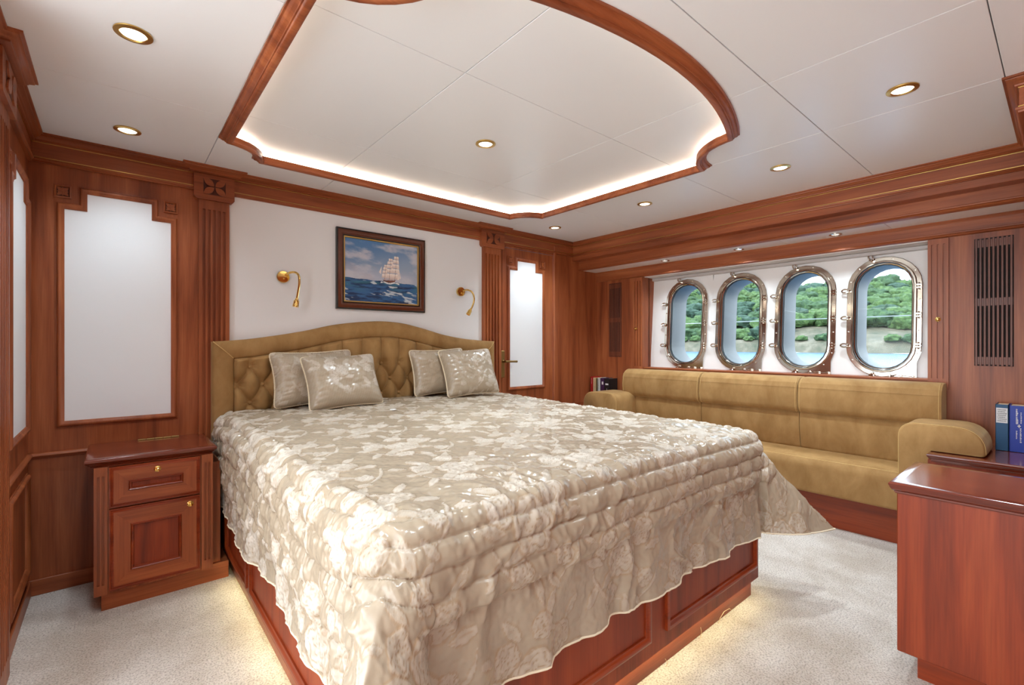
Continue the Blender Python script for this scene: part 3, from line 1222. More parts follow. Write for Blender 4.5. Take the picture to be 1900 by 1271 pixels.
ring_prof = [(.0, -.002), (.0, .010), (.003, .012), (.026, .012), (.028, .021), (.031, .025), (.040, .026), (.044, .021), (.046, .013), (.052, .008), (.053, -.010), (.0, -.010)]
for k, cy in enumerate(pcs):
    w = empty('window_%d' % (k + 1), hw(cy, PZ0, 0))
    struct(w)
    st = stadium(cy, PZC, PW / 2, PH)
    MB().sweep(st, ring_prof, hw, closed=True).build('porthole_ring', 'chrome', w, angle=30)
    MB().sweep(stadium(cy, PZC, PW / 2 - .052, PH - .052), [(0, .006), (.004, .006), (.005, -.004), (0, -.004)], hw, closed=True).build('seal', 'rubber', w)
    pn = stadium(cy, PZC, PW / 2 - .050, PH - .050)
    MB().prism(pn, hw, -.004, -.0035).build('pane', 'glass', w, smooth=False)
    tw, th_ = PW / 2 - .057, PH - .057
    MB().sweep(stadium(cy, PZC, tw + .02, th_ + .02), [(0, -.02), (.02, -.02), (.02, -.26), (0, -.26)], hw, closed=True).build('hull_opening', 'tunnel', w)
    # corner plate with the stay, lower right
    yr, zb = cy - PW / 2, PZ0
    plate_poly = [(yr + .14, zb + .004), (yr + .025, zb - .001), (yr + .025, zb + .10), (yr + .002, zb + .17), (yr + .02, zb + .17), (yr + .05, zb + .10), (yr + .09, zb + .05)]
    MB().prism(plate_poly, hw, .0, .0115).build('corner_plate', 'chrome', w, smooth=False)
    st_ = MB().tube([hw(yr + .16, zb + .012, .026), hw(yr + .03, zb + .010, .026)], .0028, 8)
    for ss in (.16, .10, .04):
        st_.box(*[v for v in (hw(0, zb + .01, .034)[0], hw(0, zb + .01, .010)[0])], yr + ss - .006, yr + ss + .006, zb + .002, zb + .020, .002)
    st_.build('stay_rod', 'chrome', w)
    # bolts around the flange
    ring_mid = stadium(cy, PZC, PW / 2 - .014, PH - .014, 12)
    nb = 18
    bolt0 = None
    tot = len(ring_mid)
    for i in range(nb):
        y, z = ring_mid[int((i + .5) * tot / nb) % tot]
        p = Vector(hw(y, z, .012))
        if bolt0 is None:
            bolt0 = MB().lathe([(.0055, 0), (.0055, .002), (.004, .0035), (.0015, .004)], p, (-1, 0, 0.07), 10).build('bolt', 'chrome', w)
            p0 = p
        else:
            link_copy(bolt0, w, p - p0)
    # dogs: three on the left straight, one above, one below
    dogs = [(cy + PW / 2 - .004, PZC + .19, 1, 0), (cy + PW / 2 - .004, PZC - .005, 1, 0), (cy + PW / 2 - .004, PZC - .20, 1, 0), (cy + .065, PZ1 - .012, .4, 1), (cy + .05, PZ0 + .010, .5, -1)]
    for y, z, dy, dz in dogs:
        L = math.hypot(dy, dz)
        dy, dz = dy / L, dz / L
        d = MB()
        d.lathe([(.009, 0), (.009, .022), (.006, .026), (.003, .030)], hw(y - dy * .012, z - dz * .012, .010), (-1, 0, .07), 10)
        loop = []
        for i in range(14):
            t = 2 * math.pi * i / 14
            u, v = .022 * math.cos(t), .0125 * math.sin(t)
            loop.append(hw(y + dy * (.012 + u) - dz * v, z + dz * (.012 + u) + dy * v, .026))
        d.tube(loop, .0055, 7, closed=True)
        d.tube([hw(y - dy * .014, z - dz * .014, .026), hw(y - dy * .004, z - dz * .004, .026)], .006, 8)
        d.build('dog_latch', 'chrome', w)
    for dz in (.19, 0, -.20):
        y, z = cy - PW / 2 + .018, PZC + dz
        xh = hw(0, z, .014)[0]
        hg = MB().box(xh - .016, xh + .004, y - .018, y + .014, z - .016, z - .004, .003).box(xh - .016, xh + .004, y - .018, y + .014, z + .004, z + .016, .003)
        hg.tube([hw(y, z - .024, .022), hw(y, z + .024, .022)], .0045, 8)
        hg.build('hinge', 'chrome', w)

# hull plate outside so that daylight enters only through the openings
hull = MB()
for k, cy in enumerate(pcs):
    ya, yb = cells[k + 1] - (.02 if k == 3 else 0), cells[k] + (.02 if k == 0 else 0)
    st = stadium(cy, PZC, PW / 2 - .036, PH - .036)
    vs, fs = [], []
    nst = len(st)
    zlo, zhi = .4, 2.6
    for y, z in st:
        vs.append(hw(y, z, -.255))
    for y, z in st:
        dy, dzz = y - cy, z - PZC
        tt = 1e9
        if dy > 1e-9: tt = min(tt, (yb - cy) / dy)
        if dy < -1e-9: tt = min(tt, (ya - cy) / dy)
        if dzz > 1e-9: tt = min(tt, (zhi - PZC) / dzz)
        if dzz < -1e-9: tt = min(tt, (zlo - PZC) / dzz)
        vs.append(hw(cy + dy * tt, PZC + dzz * tt, -.255))
    for i in range(nst):
        j = (i + 1) % nst
        fs.append((i, j, nst + j, nst + i))
    hull.add(vs, fs)
    for cy_, cz_ in ((ya, zlo), (yb, zlo), (yb, zhi), (ya, zhi)):
        best = sorted(range(nst), key=lambda i: (vs[nst + i][1] - cy_) ** 2 + (vs[nst + i][2] - cz_) ** 2)[:2]
        hull.add([vs[nst + best[0]], vs[nst + best[1]], hw(cy_, cz_, -.255)], [(0, 1, 2)])
hull.build('hull_plate', 'tunnel', wall_right, smooth=False)

# ------------------------------------------------------------------ bed
BX0, BX1, BY0, BY1 = 0.455, 2.378, 0.960, 3.10
bed = empty('bed', (1.42, 2.0, 0))
tag(bed, 'large double bed with panelled cherry wood base and tufted gold velvet headboard', 'bed')
MB().box(0.478, 2.335, 0.985, 3.09, 0, .092).build('plinth', 'red_x', bed, smooth=False)
# base: rounded plan, box 0.09 to 0.60
rc = .028
plan = arc(BX0 + rc, BY0 + rc, rc, 180, 270, 6) + arc(BX1 - rc, BY0 + rc, rc, 270, 360, 6) + [(BX1, 3.095), (BX0, 3.095)]
MB().prism(plan, ident, .088, .60).build('base', 'red_z', bed, angle=30)
raised = [(0, -.001), (0, .012), (.006, .015), (.014, .014), (.018, .009), (.026, .006), (.026, -.001)]
fm = lambda s, t, h: (s, BY0 - h, t)
sm = lambda s, t, h: (BX0 - h, s, t)
rm = lambda s, t, h: (BX1 + h, s, t)


def base_panel(mapf, s0, s1, z0, z1, side):
    f = MB().sweep([(s0, z0), (s1, z0), (s1, z1), (s0, z1)], raised, mapf, closed=True).build('panel_frame', 'red_x' if side == 'f' else 'red_y', bed, angle=50)
    return f


base_panel(fm, 1.548, 2.322, .150, .52, 'f')
base_panel(fm, 0.640, 1.446, .150, .52, 'f')
base_panel(sm, 2.345, 2.86, .125, .52, 's')
base_panel(sm, 1.05, 2.285, .125, .52, 's')
base_panel(rm, 1.05, 2.285, .125, .52, 's')
MB().box(0.468, 2.36, 0.974, 3.02, .60, .76, .05).build('mattress', 'white', bed)
strip = MB().box(.467, .473, 1.0, 2.76, .083, .087).box(.50, 2.32, .972, .978, .083, .087).box(2.345, 2.351, 1.0, 2.9, .083, .087)
strip.build('light_strip', 'bed_led', bed, smooth=False)

# headboard
HY = 3.10
hb_top_pts = [(.423, 1.219), (.52, 1.226), (.60, 1.234), (.755, 1.257), (.932, 1.290), (1.126, 1.335), (1.321, 1.360), (1.437, 1.366), (1.58, 1.358), (1.763, 1.322), (1.929, 1.281), (2.106, 1.252), (2.294, 1.237), (2.437, 1.230)]
hx = np.array([p[0] for p in hb_top_pts]); hz = np.array([p[1] for p in hb_top_pts])


def cr(xs, ys, x):
    """smooth interpolation through the points"""
    m = np.gradient(ys, xs)
    i = np.clip(np.searchsorted(xs, x) - 1, 0, len(xs) - 2)
    h = xs[i + 1] - xs[i]; t = (x - xs[i]) / h
    return (2 * t ** 3 - 3 * t ** 2 + 1) * ys[i] + (t ** 3 - 2 * t ** 2 + t) * h * m[i] + (-2 * t ** 3 + 3 * t ** 2) * ys[i + 1] + (t ** 3 - t ** 2) * h * m[i + 1]


headboard = MB().prism([(x, float(cr(hx, hz, np.array(x))) - .004) for x in np.linspace(.43, 2.43, 40)] + [(2.43, .3), (.43, .3)], lambda s, t, h: (s, h, t), 3.13, 3.196).build('headboard', 'velvet', bed)
BW = .104
# padded border: top band follows the curve, two side bands
nx, nv = 120, 14
xs = np.linspace(.423, 2.437, nx)
zt = cr(hx, hz, xs)
ix = np.clip(xs, .423 + BW, 2.437 - BW)


def band(name, O, I):
    """O, I: outer and inner edge curves (n,2) in x,z -> puffed strip"""
    n = len(O)
    P = np.zeros((n, nv + 2, 3))
    for j in range(nv):
        t = j / (nv - 1)
        c = O * (1 - t) + I * t
        hgt = .034 * (np.sin(math.pi * np.clip(t * .88 + .06, 0, 1)) ** .5)
        P[:, j + 1, 0] = c[:, 0]; P[:, j + 1, 2] = c[:, 1]; P[:, j + 1, 1] = 3.132 - hgt
    P[:, 0] = P[:, 1]; P[:, 0, 1] = 3.19
    P[:, -1] = P[:, -2]; P[:, -1, 1] = 3.16
    return np_grid(name, P, 'velvet', headboard)


inner_z = zt - BW * (1.0 + .05 * np.sin((xs - .42) * 1.5))
band('border', np.stack([xs, zt], 1), np.stack([ix, np.where((xs > ix - 1e-9) & (xs < ix + 1e-9), inner_z, np.interp(ix, xs, inner_z))], 1))
for xo, xi, sgn in ((.423, .423 + BW, 1), (2.437, 2.437 - BW, -1)):
    zo = float(np.interp(xo, xs, zt)); zi = float(np.interp(xi, xs, inner_z))
    n = 30
    O = np.stack([np.full(n, xo), np.linspace(zo, .4, n)], 1)
    I = np.stack([np.full(n, xi), np.linspace(zi, .4, n)], 1)
    band('border', O, I)
    MB().tube([(xo + (xi - xo) * t, 3.1315 - .0345 * math.sin(math.pi * min(1, t * .88 + .06)) ** .5, zo + (zi - zo) * t) for t in np.linspace(.02, .98, 14)], .0022, 6).build('seam', 'stitch', headboard)
# tufted field
du, dvv = .137, .214
X0B, Z0B = 1.434, 1.072
gx = np.linspace(.423 + BW, 2.437 - BW, 330)
tz = np.linspace(0, 1, 130)
topz = np.interp(gx, xs, inner_z)
Xg = np.repeat(gx[:, None], 130, 1)
Zg = .55 + (topz[:, None] - .55) * tz[None, :]
ii = (Xg - X0B) / du + (Zg - Z0B) / dvv
jj = (Xg - X0B) / du - (Zg - Z0B) / dvv
fi = np.abs(np.sin(math.pi * ii)); fj = np.abs(np.sin(math.pi * jj))
dia = (fi * fj) ** .42
ple = np.abs(np.sin(math.pi * (Xg - X0B) / du)) ** .42
blend = sstep(Z0B - .01, Z0B + .045, Zg)
puff = dia * (1 - blend) + ple * blend
# button pits
bi = np.round(ii); bj = np.round(jj)
bxp = X0B + (bi + bj) * du / 2; bzp = Z0B + (bi - bj) * dvv / 2
dist = np.hypot(Xg - bxp, Zg - bzp)
bzok = bzp < Z0B + .02
ang = np.arctan2(Zg - bzp, Xg - bxp)
gath = np.exp(-(dist / .03) ** 2) * bzok
puff = puff * (1 - .75 * gath) + .10 * gath * np.cos(9 * ang) * np.clip(dist / .02, 0, 1)
edge = np.minimum(np.minimum(Xg - gx[0], gx[-1] - Xg), (topz[:, None] - Zg))
puff = puff * sstep(-.004, .02, edge) ** .5
P = np.stack([Xg, 3.134 - .046 * puff, Zg], 2)
np_grid('tufted_panel', P, 'velvet', headboard)
b0 = None
for r in range(0, 3):
    z = Z0B - r * dvv / 2
    for k in range(-8, 9):
        x = X0B + (k + (.5 if r % 2 else 0)) * du
        if x < .57 or x > 2.30:
            continue
        p = Vector((x, 3.130, z))
        if b0 is None:
            b0 = MB().lathe([(.011, 0), (.011, .003), (.008, .008), (.003, .010)], p, (0, -1, 0), 12).build('button', 'velvet', headboard)
            pb0 = p
        else:
            link_copy(b0, headboard, p - pb0)

# ---- quilted bedspread
QX0, QX1, QY0, QY1 = 0.432, 2.415, 0.942, 3.085
r_ = .10
xi0, xi1, yi0 = QX0 + r_, QX1 - r_, QY0 + r_
LQ = .520
st_ = .0043
na = int((xi1 - xi0 + 2 * LQ) / st_); nb_ = int((QY1 - yi0 + LQ) / st_)
A = np.linspace(xi0 - LQ, xi1 + LQ, na)[:, None] + np.zeros((1, nb_))
B = np.linspace(yi0 - LQ, QY1, nb_)[None, :] + np.zeros((na, 1))
cxA = np.clip(A, xi0, xi1); cyB = np.maximum(B, yi0)
ex = A - cxA; ey = B - cyB
rho = np.hypot(ex, ey)
nxv = np.where(rho > 1e-9, ex / np.maximum(rho, 1e-9), 0); nyv = np.where(rho > 1e-9, ey / np.maximum(rho, 1e-9), 0)
phi = np.arctan2(np.abs(ey), np.abs(ex))           # 0 on the sides, pi/2 on the foot
s2 = np.where(rho > 1e-9, 1 - np.abs(phi / (math.pi / 4) - 1), 0)
s2 = np.clip(s2, 0, 1)
rho_e = rho * (1 - .10 * s2 ** 2)
qa = math.pi * r_ / 2
th = np.clip(rho_e / r_, 0, math.pi / 2)
foot_w = sstep(.35, 1.0, phi / (math.pi / 2)) * (ey < 0)
tau = .03 + .74 * s2 ** .85
ext = np.maximum(rho_e - qa, 0)
hor = r_ * np.sin(th) + ext * np.sin(tau)
drp = r_ * (1 - np.cos(th)) + ext * np.cos(tau)
topz_q = .782 + .030 * (cyB - yi0) / 2.0 + .012 * np.sin(np.clip((cxA - xi0) / (xi1 - xi0), 0, 1) * math.pi)
X = cxA + nxv * hor; Y = cyB + nyv * hor; Z = topz_q - drp
# side hem kept a little higher, waves in the hem
P = np.stack([X, Y, Z], 2)


def normals(P):
    du_ = np.gradient(P, axis=0); dv_ = np.gradient(P, axis=1)
    n = np.cross(du_, dv_)
    return n / np.maximum(np.linalg.norm(n, axis=2, keepdims=True), 1e-9)


Nn = normals(P)
if Nn[na // 2, nb_ // 2, 2] < 0:
    Nn = -Nn
onfoot = (ey < 0) * (1 - sstep(.02, .12, np.abs(ex)))
onleft = (ex < 0) * (1 - sstep(.02, .12, np.abs(ey)))
onright = (ex > 0) * (1 - sstep(.02, .12, np.abs(ey)))
side_any = np.clip((np.abs(ex) > 0) + (ey < 0), 0, 1)
ontop = np.exp(-(rho / .03) ** 2)
H = np.zeros_like(A)
# diamond quilting on the top
q1 = np.abs(np.sin(math.pi * (A + B) / .20)); q2 = np.abs(np.sin(math.pi * (A - B) / .20))
H += (.007 * (q1 * q2) ** .4) * (1 - sstep(.0, .10, rho))
H += (fbm(A * 16, B * 16, 3) - .5) * .006 * (1 - sstep(0, .1, rho))
# four channels across the foot and the rest of the sides
def ridge(x, y, seed):
    return 1 - np.abs(2 * vnoise(x, y, seed) - 1)


isf = (ey < 0) * 1.0
side = ((np.abs(ex) > 0) & (ey >= 0)) * 1.0
ch = np.where((rho > .038) & (rho < .282), np.abs(np.sin(math.pi * (rho - .098) / .061)) ** .55, 0)
kf = np.floor((rho - .098) / .061)
run_f = np.clip(A, xi0 - .3, xi1 + .3)
H += .013 * ch ** .8 * isf
# puckers gathered on the stitched lines of the foot, each channel with its own
wav = run_f + .012 * (vnoise(run_f * 20, rho * 30, 9) - .5) + .10 * rho * (vnoise(run_f * 3, rho * 0, 19) - .5)
pk = ridge(wav * 13 + kf * 7.3 + rho * 9, rho * 6, 5) * .6 + ridge(wav * 31 + kf * 3.1 - rho * 7, rho * 10, 15) * .4
H += .017 * (pk - .5) * isf * sstep(.03, .07, rho) * (1 - .8 * sstep(.27, .33, rho))
# long creases fanning from the first stitched line back over the top
near_foot = sstep(yi0 + .40, yi0 - .02, B) * (ey >= 0) + isf * sstep(.12, .06, rho)
fan = ridge(A * 13 + 1.2 * vnoise(A * 4, B * 4, 8), B * 2.2, 11) + .5 * ridge(A * 27, B * 4, 12)
H += .014 * (fan - .7) * near_foot
fold_f = (fbm(run_f * 9, rho * 1.6, 21, 2) - .5)
H += .085 * fold_f * isf * sstep(.24, .50, rho)
thin_f = np.maximum(0, ridge(run_f * 9 + 2 * vnoise(run_f * 5, rho * 8, 4), rho * 1.6, 31) - .62) / .38
H += .015 * thin_f * isf * sstep(.10, .25, rho)
# sides: slanting stitched rows, gathered hard
wob = B + .03 * (fbm(B * 6, rho * 9, 40) - .5)
rs = rho + .05 * np.sin(B * 3.1)
chs = np.where(rho > .02, np.abs(np.sin(math.pi * (rs - .05) / .075)) ** .6, 0)
ks = np.floor((rs - .05) / .075)
H += .010 * chs * side * (1 - sstep(.36, .42, rho))
pks = ridge(wob * 26 + ks * 5.7 + rho * 6, rho * 8, 6) * .6 + ridge(wob * 58 + ks * 3.3, rho * 12, 16) * .4
H += .020 * (pks - .5) * side * sstep(.0, .06, rho) * (1 - .6 * sstep(.36, .46, rho))
H += .016 * (fbm(B * 13, rho * 9, 26, 2) - .5) * side
H += .060 * (fbm(B * 7, rho * 2, 25, 2) - .5) * side * sstep(.24, .50, rho)
H += .005 * (fbm(A * 70, B * 70, 71, 2) - .5)
# corner flares keep only soft folds
H = H * (1 - .60 * s2 * sstep(.1, .3, rho)) + .012 * (fbm(A * 9, B * 9, 81) - .5) * s2
emb, outl = floral((A + .11) * 1.18, (B + .07) * 1.18)
big = fbm(A * 60, B * 60, 91, 2)
emb = emb * (0.6 + .4 * sstep(.30, .58, big)) * (.7 + .3 * sstep(.30, .5, fbm(A * 22, B * 22, 93, 2)))
H += .0026 * emb
emb = emb * (1 - .62 * sstep(.0, .15, rho) * (ey < 0))
# brown outlines show on the hanging border only
outl = outl * (.5 + .4 * sstep(-.05, .25, rho) * sstep(yi0 + .9, yi0, B))
P = P + Nn * H[:, :, None]
# keep the cloth on the outside of the base and off the nightstand
P[:, :, 0] = np.where((ex < 0) & (ey >= 0), np.clip(P[:, :, 0], .400, 5), P[:, :, 0])
spread = np_grid('bedspread', P, 'satin', None, {'emb': emb, 'outl': outl})
tag(spread, 'quilted champagne satin bedspread with floral embroidery draped over the bed', 'bedspread')
hemp = [tuple(p) for p in np.concatenate([P[0, ::-1][::3], P[:, 0][::3], P[-1, :][::3]])]
MB().tube(hemp, .0035, 6).build('hem_piping', 'rope', spread)

disc = MB().lathe([(.0, 0), (.017, 0), (.019, .003), (.017, .006), (.0, .007)], (1.23, 2.52, .8235), (0, 0, 1), 20).build('small_disc', 'disc_white', origin=(1.23, 2.52, .8235))
tag(disc, 'small white round disc lying on the bedspread near the pillows', 'disc')


# ---- cushions
def cushion(label, loc, w, h, t, lean, yaw, roll, seed, plainer):
    root = empty('cushion', loc)
    root.rotation_euler = (0, 0, 0)
    tag(root, label, 'cushion', 'satin cushions against the headboard')
    n = 72
    u = np.linspace(-1, 1, n)
    U, V = np.meshgrid(u, u, indexing='ij')
    # sides pull in between pointed corners
    sx_ = 1 - .085 * (1 - V ** 2) * 1.0
    sy_ = 1 - .085 * (1 - U ** 2)
    cut_ = 1 - .055 * (U ** 2 * V ** 2) ** 5
    rx = w / 2 * U * sx_ * cut_
    rz = h / 2 * V * sy_ * cut_
    th_ = t / 2 * ((1 - U ** 4) * (1 - V ** 4)) ** .55
    th_ = th_ + .010 * (fbm(rx * 22 + seed, rz * 22, seed) - .5) * (1 - U ** 2) * (1 - V ** 2) * 2
    wr = np.abs(np.sin(V * 17 + 3 * fbm(U * 3, V * 3, seed + 4))) * sstep(.45, 1, np.abs(U)) * .006
    th_ = th_ + wr * (1 - U ** 6)
    Rm = Matrix.Rotation(yaw, 3, 'Z') @ Matrix.Rotation(-lean, 3, 'X') @ Matrix.Rotation(roll, 3, 'Y')
    Rn = np.array(Rm)

    def tr(y):
        Q = np.stack([rx, y, rz + h / 2], 2)
        Q = Q @ Rn.T
        return Q + np.array(loc)
    front = tr(-th_); back = tr(th_)
    e_, o_ = floral(rx * 1.5 + seed * .37, rz * 1.5 + seed * .21, .42)
    e_ = e_ * sstep(.40, .56, fbm(rx * 6 + seed * 3.1, rz * 6 + seed, seed + 2, 2)) * (.5 + .5 * sstep(.35, .55, fbm(rx * 45, rz * 45, seed, 2)))
    stripe = .10 * (np.sin((rx - rz * .35) * 420) > 0)
    e_ = np.clip(e_ * (1 - plainer * .6) + stripe, 0, 1)
    for Q, nm in ((front, 'cover_front'), (back[:, ::-1], 'cover_back')):
        ee = e_ if nm == 'cover_front' else e_[:, ::-1]
        np_grid(nm, Q, 'satin', root, {'emb': ee, 'outl': o_ * .25})
    mid = tr(th_ * 0)
    ring = np.concatenate([mid[:-1, 0], mid[-1, :-1], mid[::-1, -1][:-1], mid[0, ::-1][:-1]])
    b = MB()
    m_ = len(ring)
    # twisted cord: two strands
    L = np.cumsum(np.r_[0, np.linalg.norm(np.diff(ring, axis=0), axis=1)])
    dens = np.linspace(0, L[-1], 520, endpoint=False)
    cpt = np.stack([np.interp(dens, L, ring[:, k]) for k in range(3)], 1)
    nrm = Rn @ np.array((0, 1, 0))
    tan = np.roll(cpt, -1, 0) - np.roll(cpt, 1, 0)
    tan /= np.linalg.norm(tan, axis=1, keepdims=True)
    bn = np.cross(tan, nrm)
    for ph in (0, math.pi):
        a_ = dens / .011 * math.pi + ph
        pts = cpt + .0028 * (np.cos(a_)[:, None] * nrm + np.sin(a_)[:, None] * bn)
        b.tube([tuple(p) for p in pts], .0032, 5, closed=True)
    b.build('corded_edge', 'rope', root)
    return root


cushion('taupe satin cushion half hidden behind the paler one, on the left of the bed', (0.955, 2.985, .832), .50, .34, .14, math.radians(13), 0.0, -math.radians(2), 3, 1.0)
cushion('pale embroidered satin cushion in front on the left of the bed', (1.085, 2.815, .820), .47, .345, .16, math.radians(24), math.radians(2), -math.radians(2), 1, .2)
cushion('taupe satin cushion tucked behind the white-flowered one, on the right of the bed', (1.855, 2.990, .838), .47, .34, .14, math.radians(12), 0.0, -math.radians(2), 5, 1.0)
cushion('pale satin cushion with white flowers in front on the right of the bed', (2.03, 2.825, .828), .46, .365, .16, math.radians(22), math.radians(-3), -math.radians(2), 2, .2)

# ------------------------------------------------------------------ nightstand
ns = empty('nightstand', (0.15, 2.99, 0))
tag(ns, 'cherry wood nightstand with drawer and cupboard left of the bed', 'nightstand')
NY = 2.785
nm = lambda s, t, h: (s, NY - h, t)
MB().box(-.045, .378, 2.812, YB, 0, .085).box(.378, .452, 2.812, 3.09, 0, .085).build('plinth', 'wood_x', ns, smooth=False)
MB().box(-.070, .378, NY, YB, .082, .665, .002).build('carcass', 'wood_z', ns, smooth=False)
MB().box(.378, .418, 2.83, 3.08, .085, .60).build('filler_panel', 'wood_z', ns, smooth=False)
top_prof = [(-.012, .655), (.006, .655), (.008, .662), (.014, .666), (.018, .672), (.024, .676), (.028, .684), (.027, .692), (.022, .696), (-.012, .696)]
tb = MB().sweep([(-.073, YB - .002), (-.073, NY), (.366, NY), (.366, YB - .002)], top_prof, ident, side=-1)
tb.box(-.08, .37, NY - .002, YB - .001, .66, .6958)
tb.build('table_top', 'gloss_x', ns, angle=50)
hg = MB()
for k in range(5):
    hg.tube([(.095 + k * .036, 3.165, .6985), (.095 + k * .036 + .033, 3.165, .6985)], .0045, 8)
hg.build('brass_hinge', 'aged_brass', ns)


def ns_stile(s0, s1):
    b = MB()
    w = s1 - s0
    b.prism([(s0, .085), (s1, .085), (s1, .655), (s0, .655)], nm, -.001, .004)
    ed = [s0]
    for c in (.33, .67):
        ed += [s0 + w * (c - .10), s0 + w * (c + .10)]
    ed.append(s1)
    for k in range(0, 6, 2):
        b.prism([(ed[k], .13), (ed[k + 1], .13), (ed[k + 1], .615), (ed[k], .615)], nm, .003, .014)
    b.prism([(s0, .085), (s1, .085), (s1, .13), (s0, .13)], nm, .003, .014)
    b.prism([(s0, .615), (s1, .615), (s1, .655), (s0, .655)], nm, .003, .014)
    b.build('fluted_stile', 'wood_z', ns, smooth=False)


ns_stile(-.070, -.024)
ns_stile(.330, .378)


def knob(mapf, s, t, parent, h):
    c = Vector(mapf(s, t, h)); d = Vector(mapf(s, t, h + 1)) - c
    MB().lathe([(.0, 0), (.013, 0), (.0135, .003), (.010, .0045), (.0085, .003), (.005, .004), (.0055, .010), (.003, .012), (0, .012)], c, d, 20).build('knob', 'brass', parent)


def mitred_front(name, s0, s1, z0, z1, b, parent):
    """flat lipped front, four mitred rails, moulded edge and a sunk centre"""
    f = MB().prism([(s0, z0), (s1, z0), (s1, z1), (s0, z1)], nm, .0, .006).build(name, 'red_z', parent, smooth=False)
    MB().sweep([(s0, z0), (s1, z0), (s1, z1), (s0, z1)], [(0, 0), (0, .012), (.004, .013), (.006, .010), (.010, .012), (.013, .015), (.016, .015), (.016, 0)], nm, closed=True).build('edge_bead', 'red_x', f, angle=50)
    o = .016
    q = [(s0 + o, z0 + o), (s1 - o, z0 + o), (s1 - o, z1 - o), (s0 + o, z1 - o)]
    i = [(s0 + b, z0 + b), (s1 - b, z0 + b), (s1 - b, z1 - b), (s0 + b, z1 - b)]
    for k in range(4):
        k2 = (k + 1) % 4
        MB().prism([q[k], q[k2], i[k2], i[k]], nm, .005, .0145).build('rail', 'gold_x' if k % 2 == 0 else 'gold_z', f, smooth=False)
    MB().sweep(i, [(0, .004), (0, .0155), (.003, .0185), (.006, .016), (.009, .017), (.012, .010), (.014, .004)], nm, closed=True).build('centre_bead', 'red_x', f, angle=50)
    return f


dr = mitred_front('drawer', -.018, .324, .468, .650, .068, ns)
knob(nm, .155, .617, dr, .0145)
cd = mitred_front('cupboard_door', -.018, .324, .096, .460, .075, ns)
knob(nm, .283, .425, cd, .0145)

# ------------------------------------------------------------------ desk cabinet, front right
desk = empty('cabinet', (2.42, 0.1, 0))
tag(desk, 'low glossy cherry wood cabinet standing alone at the front right', 'cabinet')
MB().box(2.212, 2.595, YF + .02, .352, 0, .088).build('plinth', 'red_y', desk, smooth=False)
MB().box(2.182, 2.598, YF + .02, .405, .085, .668, .003).build('body', 'red_z', desk, smooth=False)
dprof = [(-.012, .660), (.004, .660), (.005, .667), (.012, .672), (.016, .678), (.020, .688), (.022, .694), (.018, .700), (.014, .7015), (-.012, .7015)]
db = MB().sweep([(2.182, YF + .02), (2.182, .405), (2.598, .405), (2.598, YF + .02)], dprof, ident, side=1)
db.box(2.175, 2.602, YF + .02, .412, .664, .7012)
db.build('top', 'gloss_y', desk, angle=50)

# ---- corner counters at both ends of the sofa


def counter(label, y0, y1, edge_at):
    c = empty('corner_shelf', (3.6, (y0 + y1) / 2, 0))
    tag(c, label, 'shelf')
    MB().box(3.345, XV, y0, y1, 0, .585).build('body', 'red_z', c, smooth=False)
    pr = [(-.012, .578), (.004, .578), (.008, .586), (.006, .590), (.014, .596), (.020, .604), (.022, .613), (.018, .620), (-.012, .620)]
    if edge_at == 'hi':
        path = [(3.338, y0), (3.338, y1 - .02), (XV, y1 - .02)]
        side_ = 1
    else:
        path = [(3.338, y1), (3.338, y0 + .02), (XV, y0 + .02)]
        side_ = -1
    b = MB().sweep(path, pr, ident, side=side_)
    b.box(3.33, XV, y0, y1 - (.015 if edge_at == 'hi' else 0), .583, .6195)
    b.build('shelf_top', 'gloss_y', c, angle=50)


counter('cherry wood corner shelf holding two blue books', .108, .490, 'hi')
counter('cherry wood corner shelf in the far corner behind the bed', 2.80, YB, 'lo')

# ------------------------------------------------------------------ sofa
SY0, SY1 = 0.475, 2.725
sofa = empty('sofa', (3.7, 1.6, 0))
tag(sofa, 'built-in gold velvet sofa under the portholes with three back cushions', 'sofa')
MB().box(3.61, 3.87, .50, 2.78, 0, .225).build('base', 'red_y', sofa, smooth=False)


def extrude_y(name, prof, ya, yb, rnd, mat='velvet', ny=10, parent=None):
    """closed profile (x,z) carried along y, ends drawn in a little so the cushion looks padded"""
    prof = np.array(prof)
    c = prof.mean(0)
    ys_ = [ya, ya + rnd * .12, ya + rnd * .4, ya + rnd] + list(np.linspace(ya + rnd, yb - rnd, ny)[1:-1]) + [yb - rnd, yb - rnd * .4, yb - rnd * .12, yb]
    sc = [1 - rnd * 1.1, 1 - rnd * .55, 1 - rnd * .18, 1] + [1] * (ny - 2) + [1, 1 - rnd * .18, 1 - rnd * .55, 1 - rnd * 1.1]
    b = MB()
    n = len(prof)
    vs, fs = [], []
    for y, s in zip(ys_, sc):
        for p in prof:
            q = c + (p - c) * s
            vs.append((q[0], y, q[1]))
    m = len(ys_)
    for i in range(m - 1):
        for j in range(n):
            j2 = (j + 1) % n
            fs.append((i * n + j, i * n + j2, (i + 1) * n + j2, (i + 1) * n + j))
    fs.append(tuple(range(n)))
    fs.append(tuple((m - 1) * n + j for j in range(n - 1, -1, -1)))
    b.add(vs, fs)
    return b.build(name, mat, parent or sofa, angle=45)


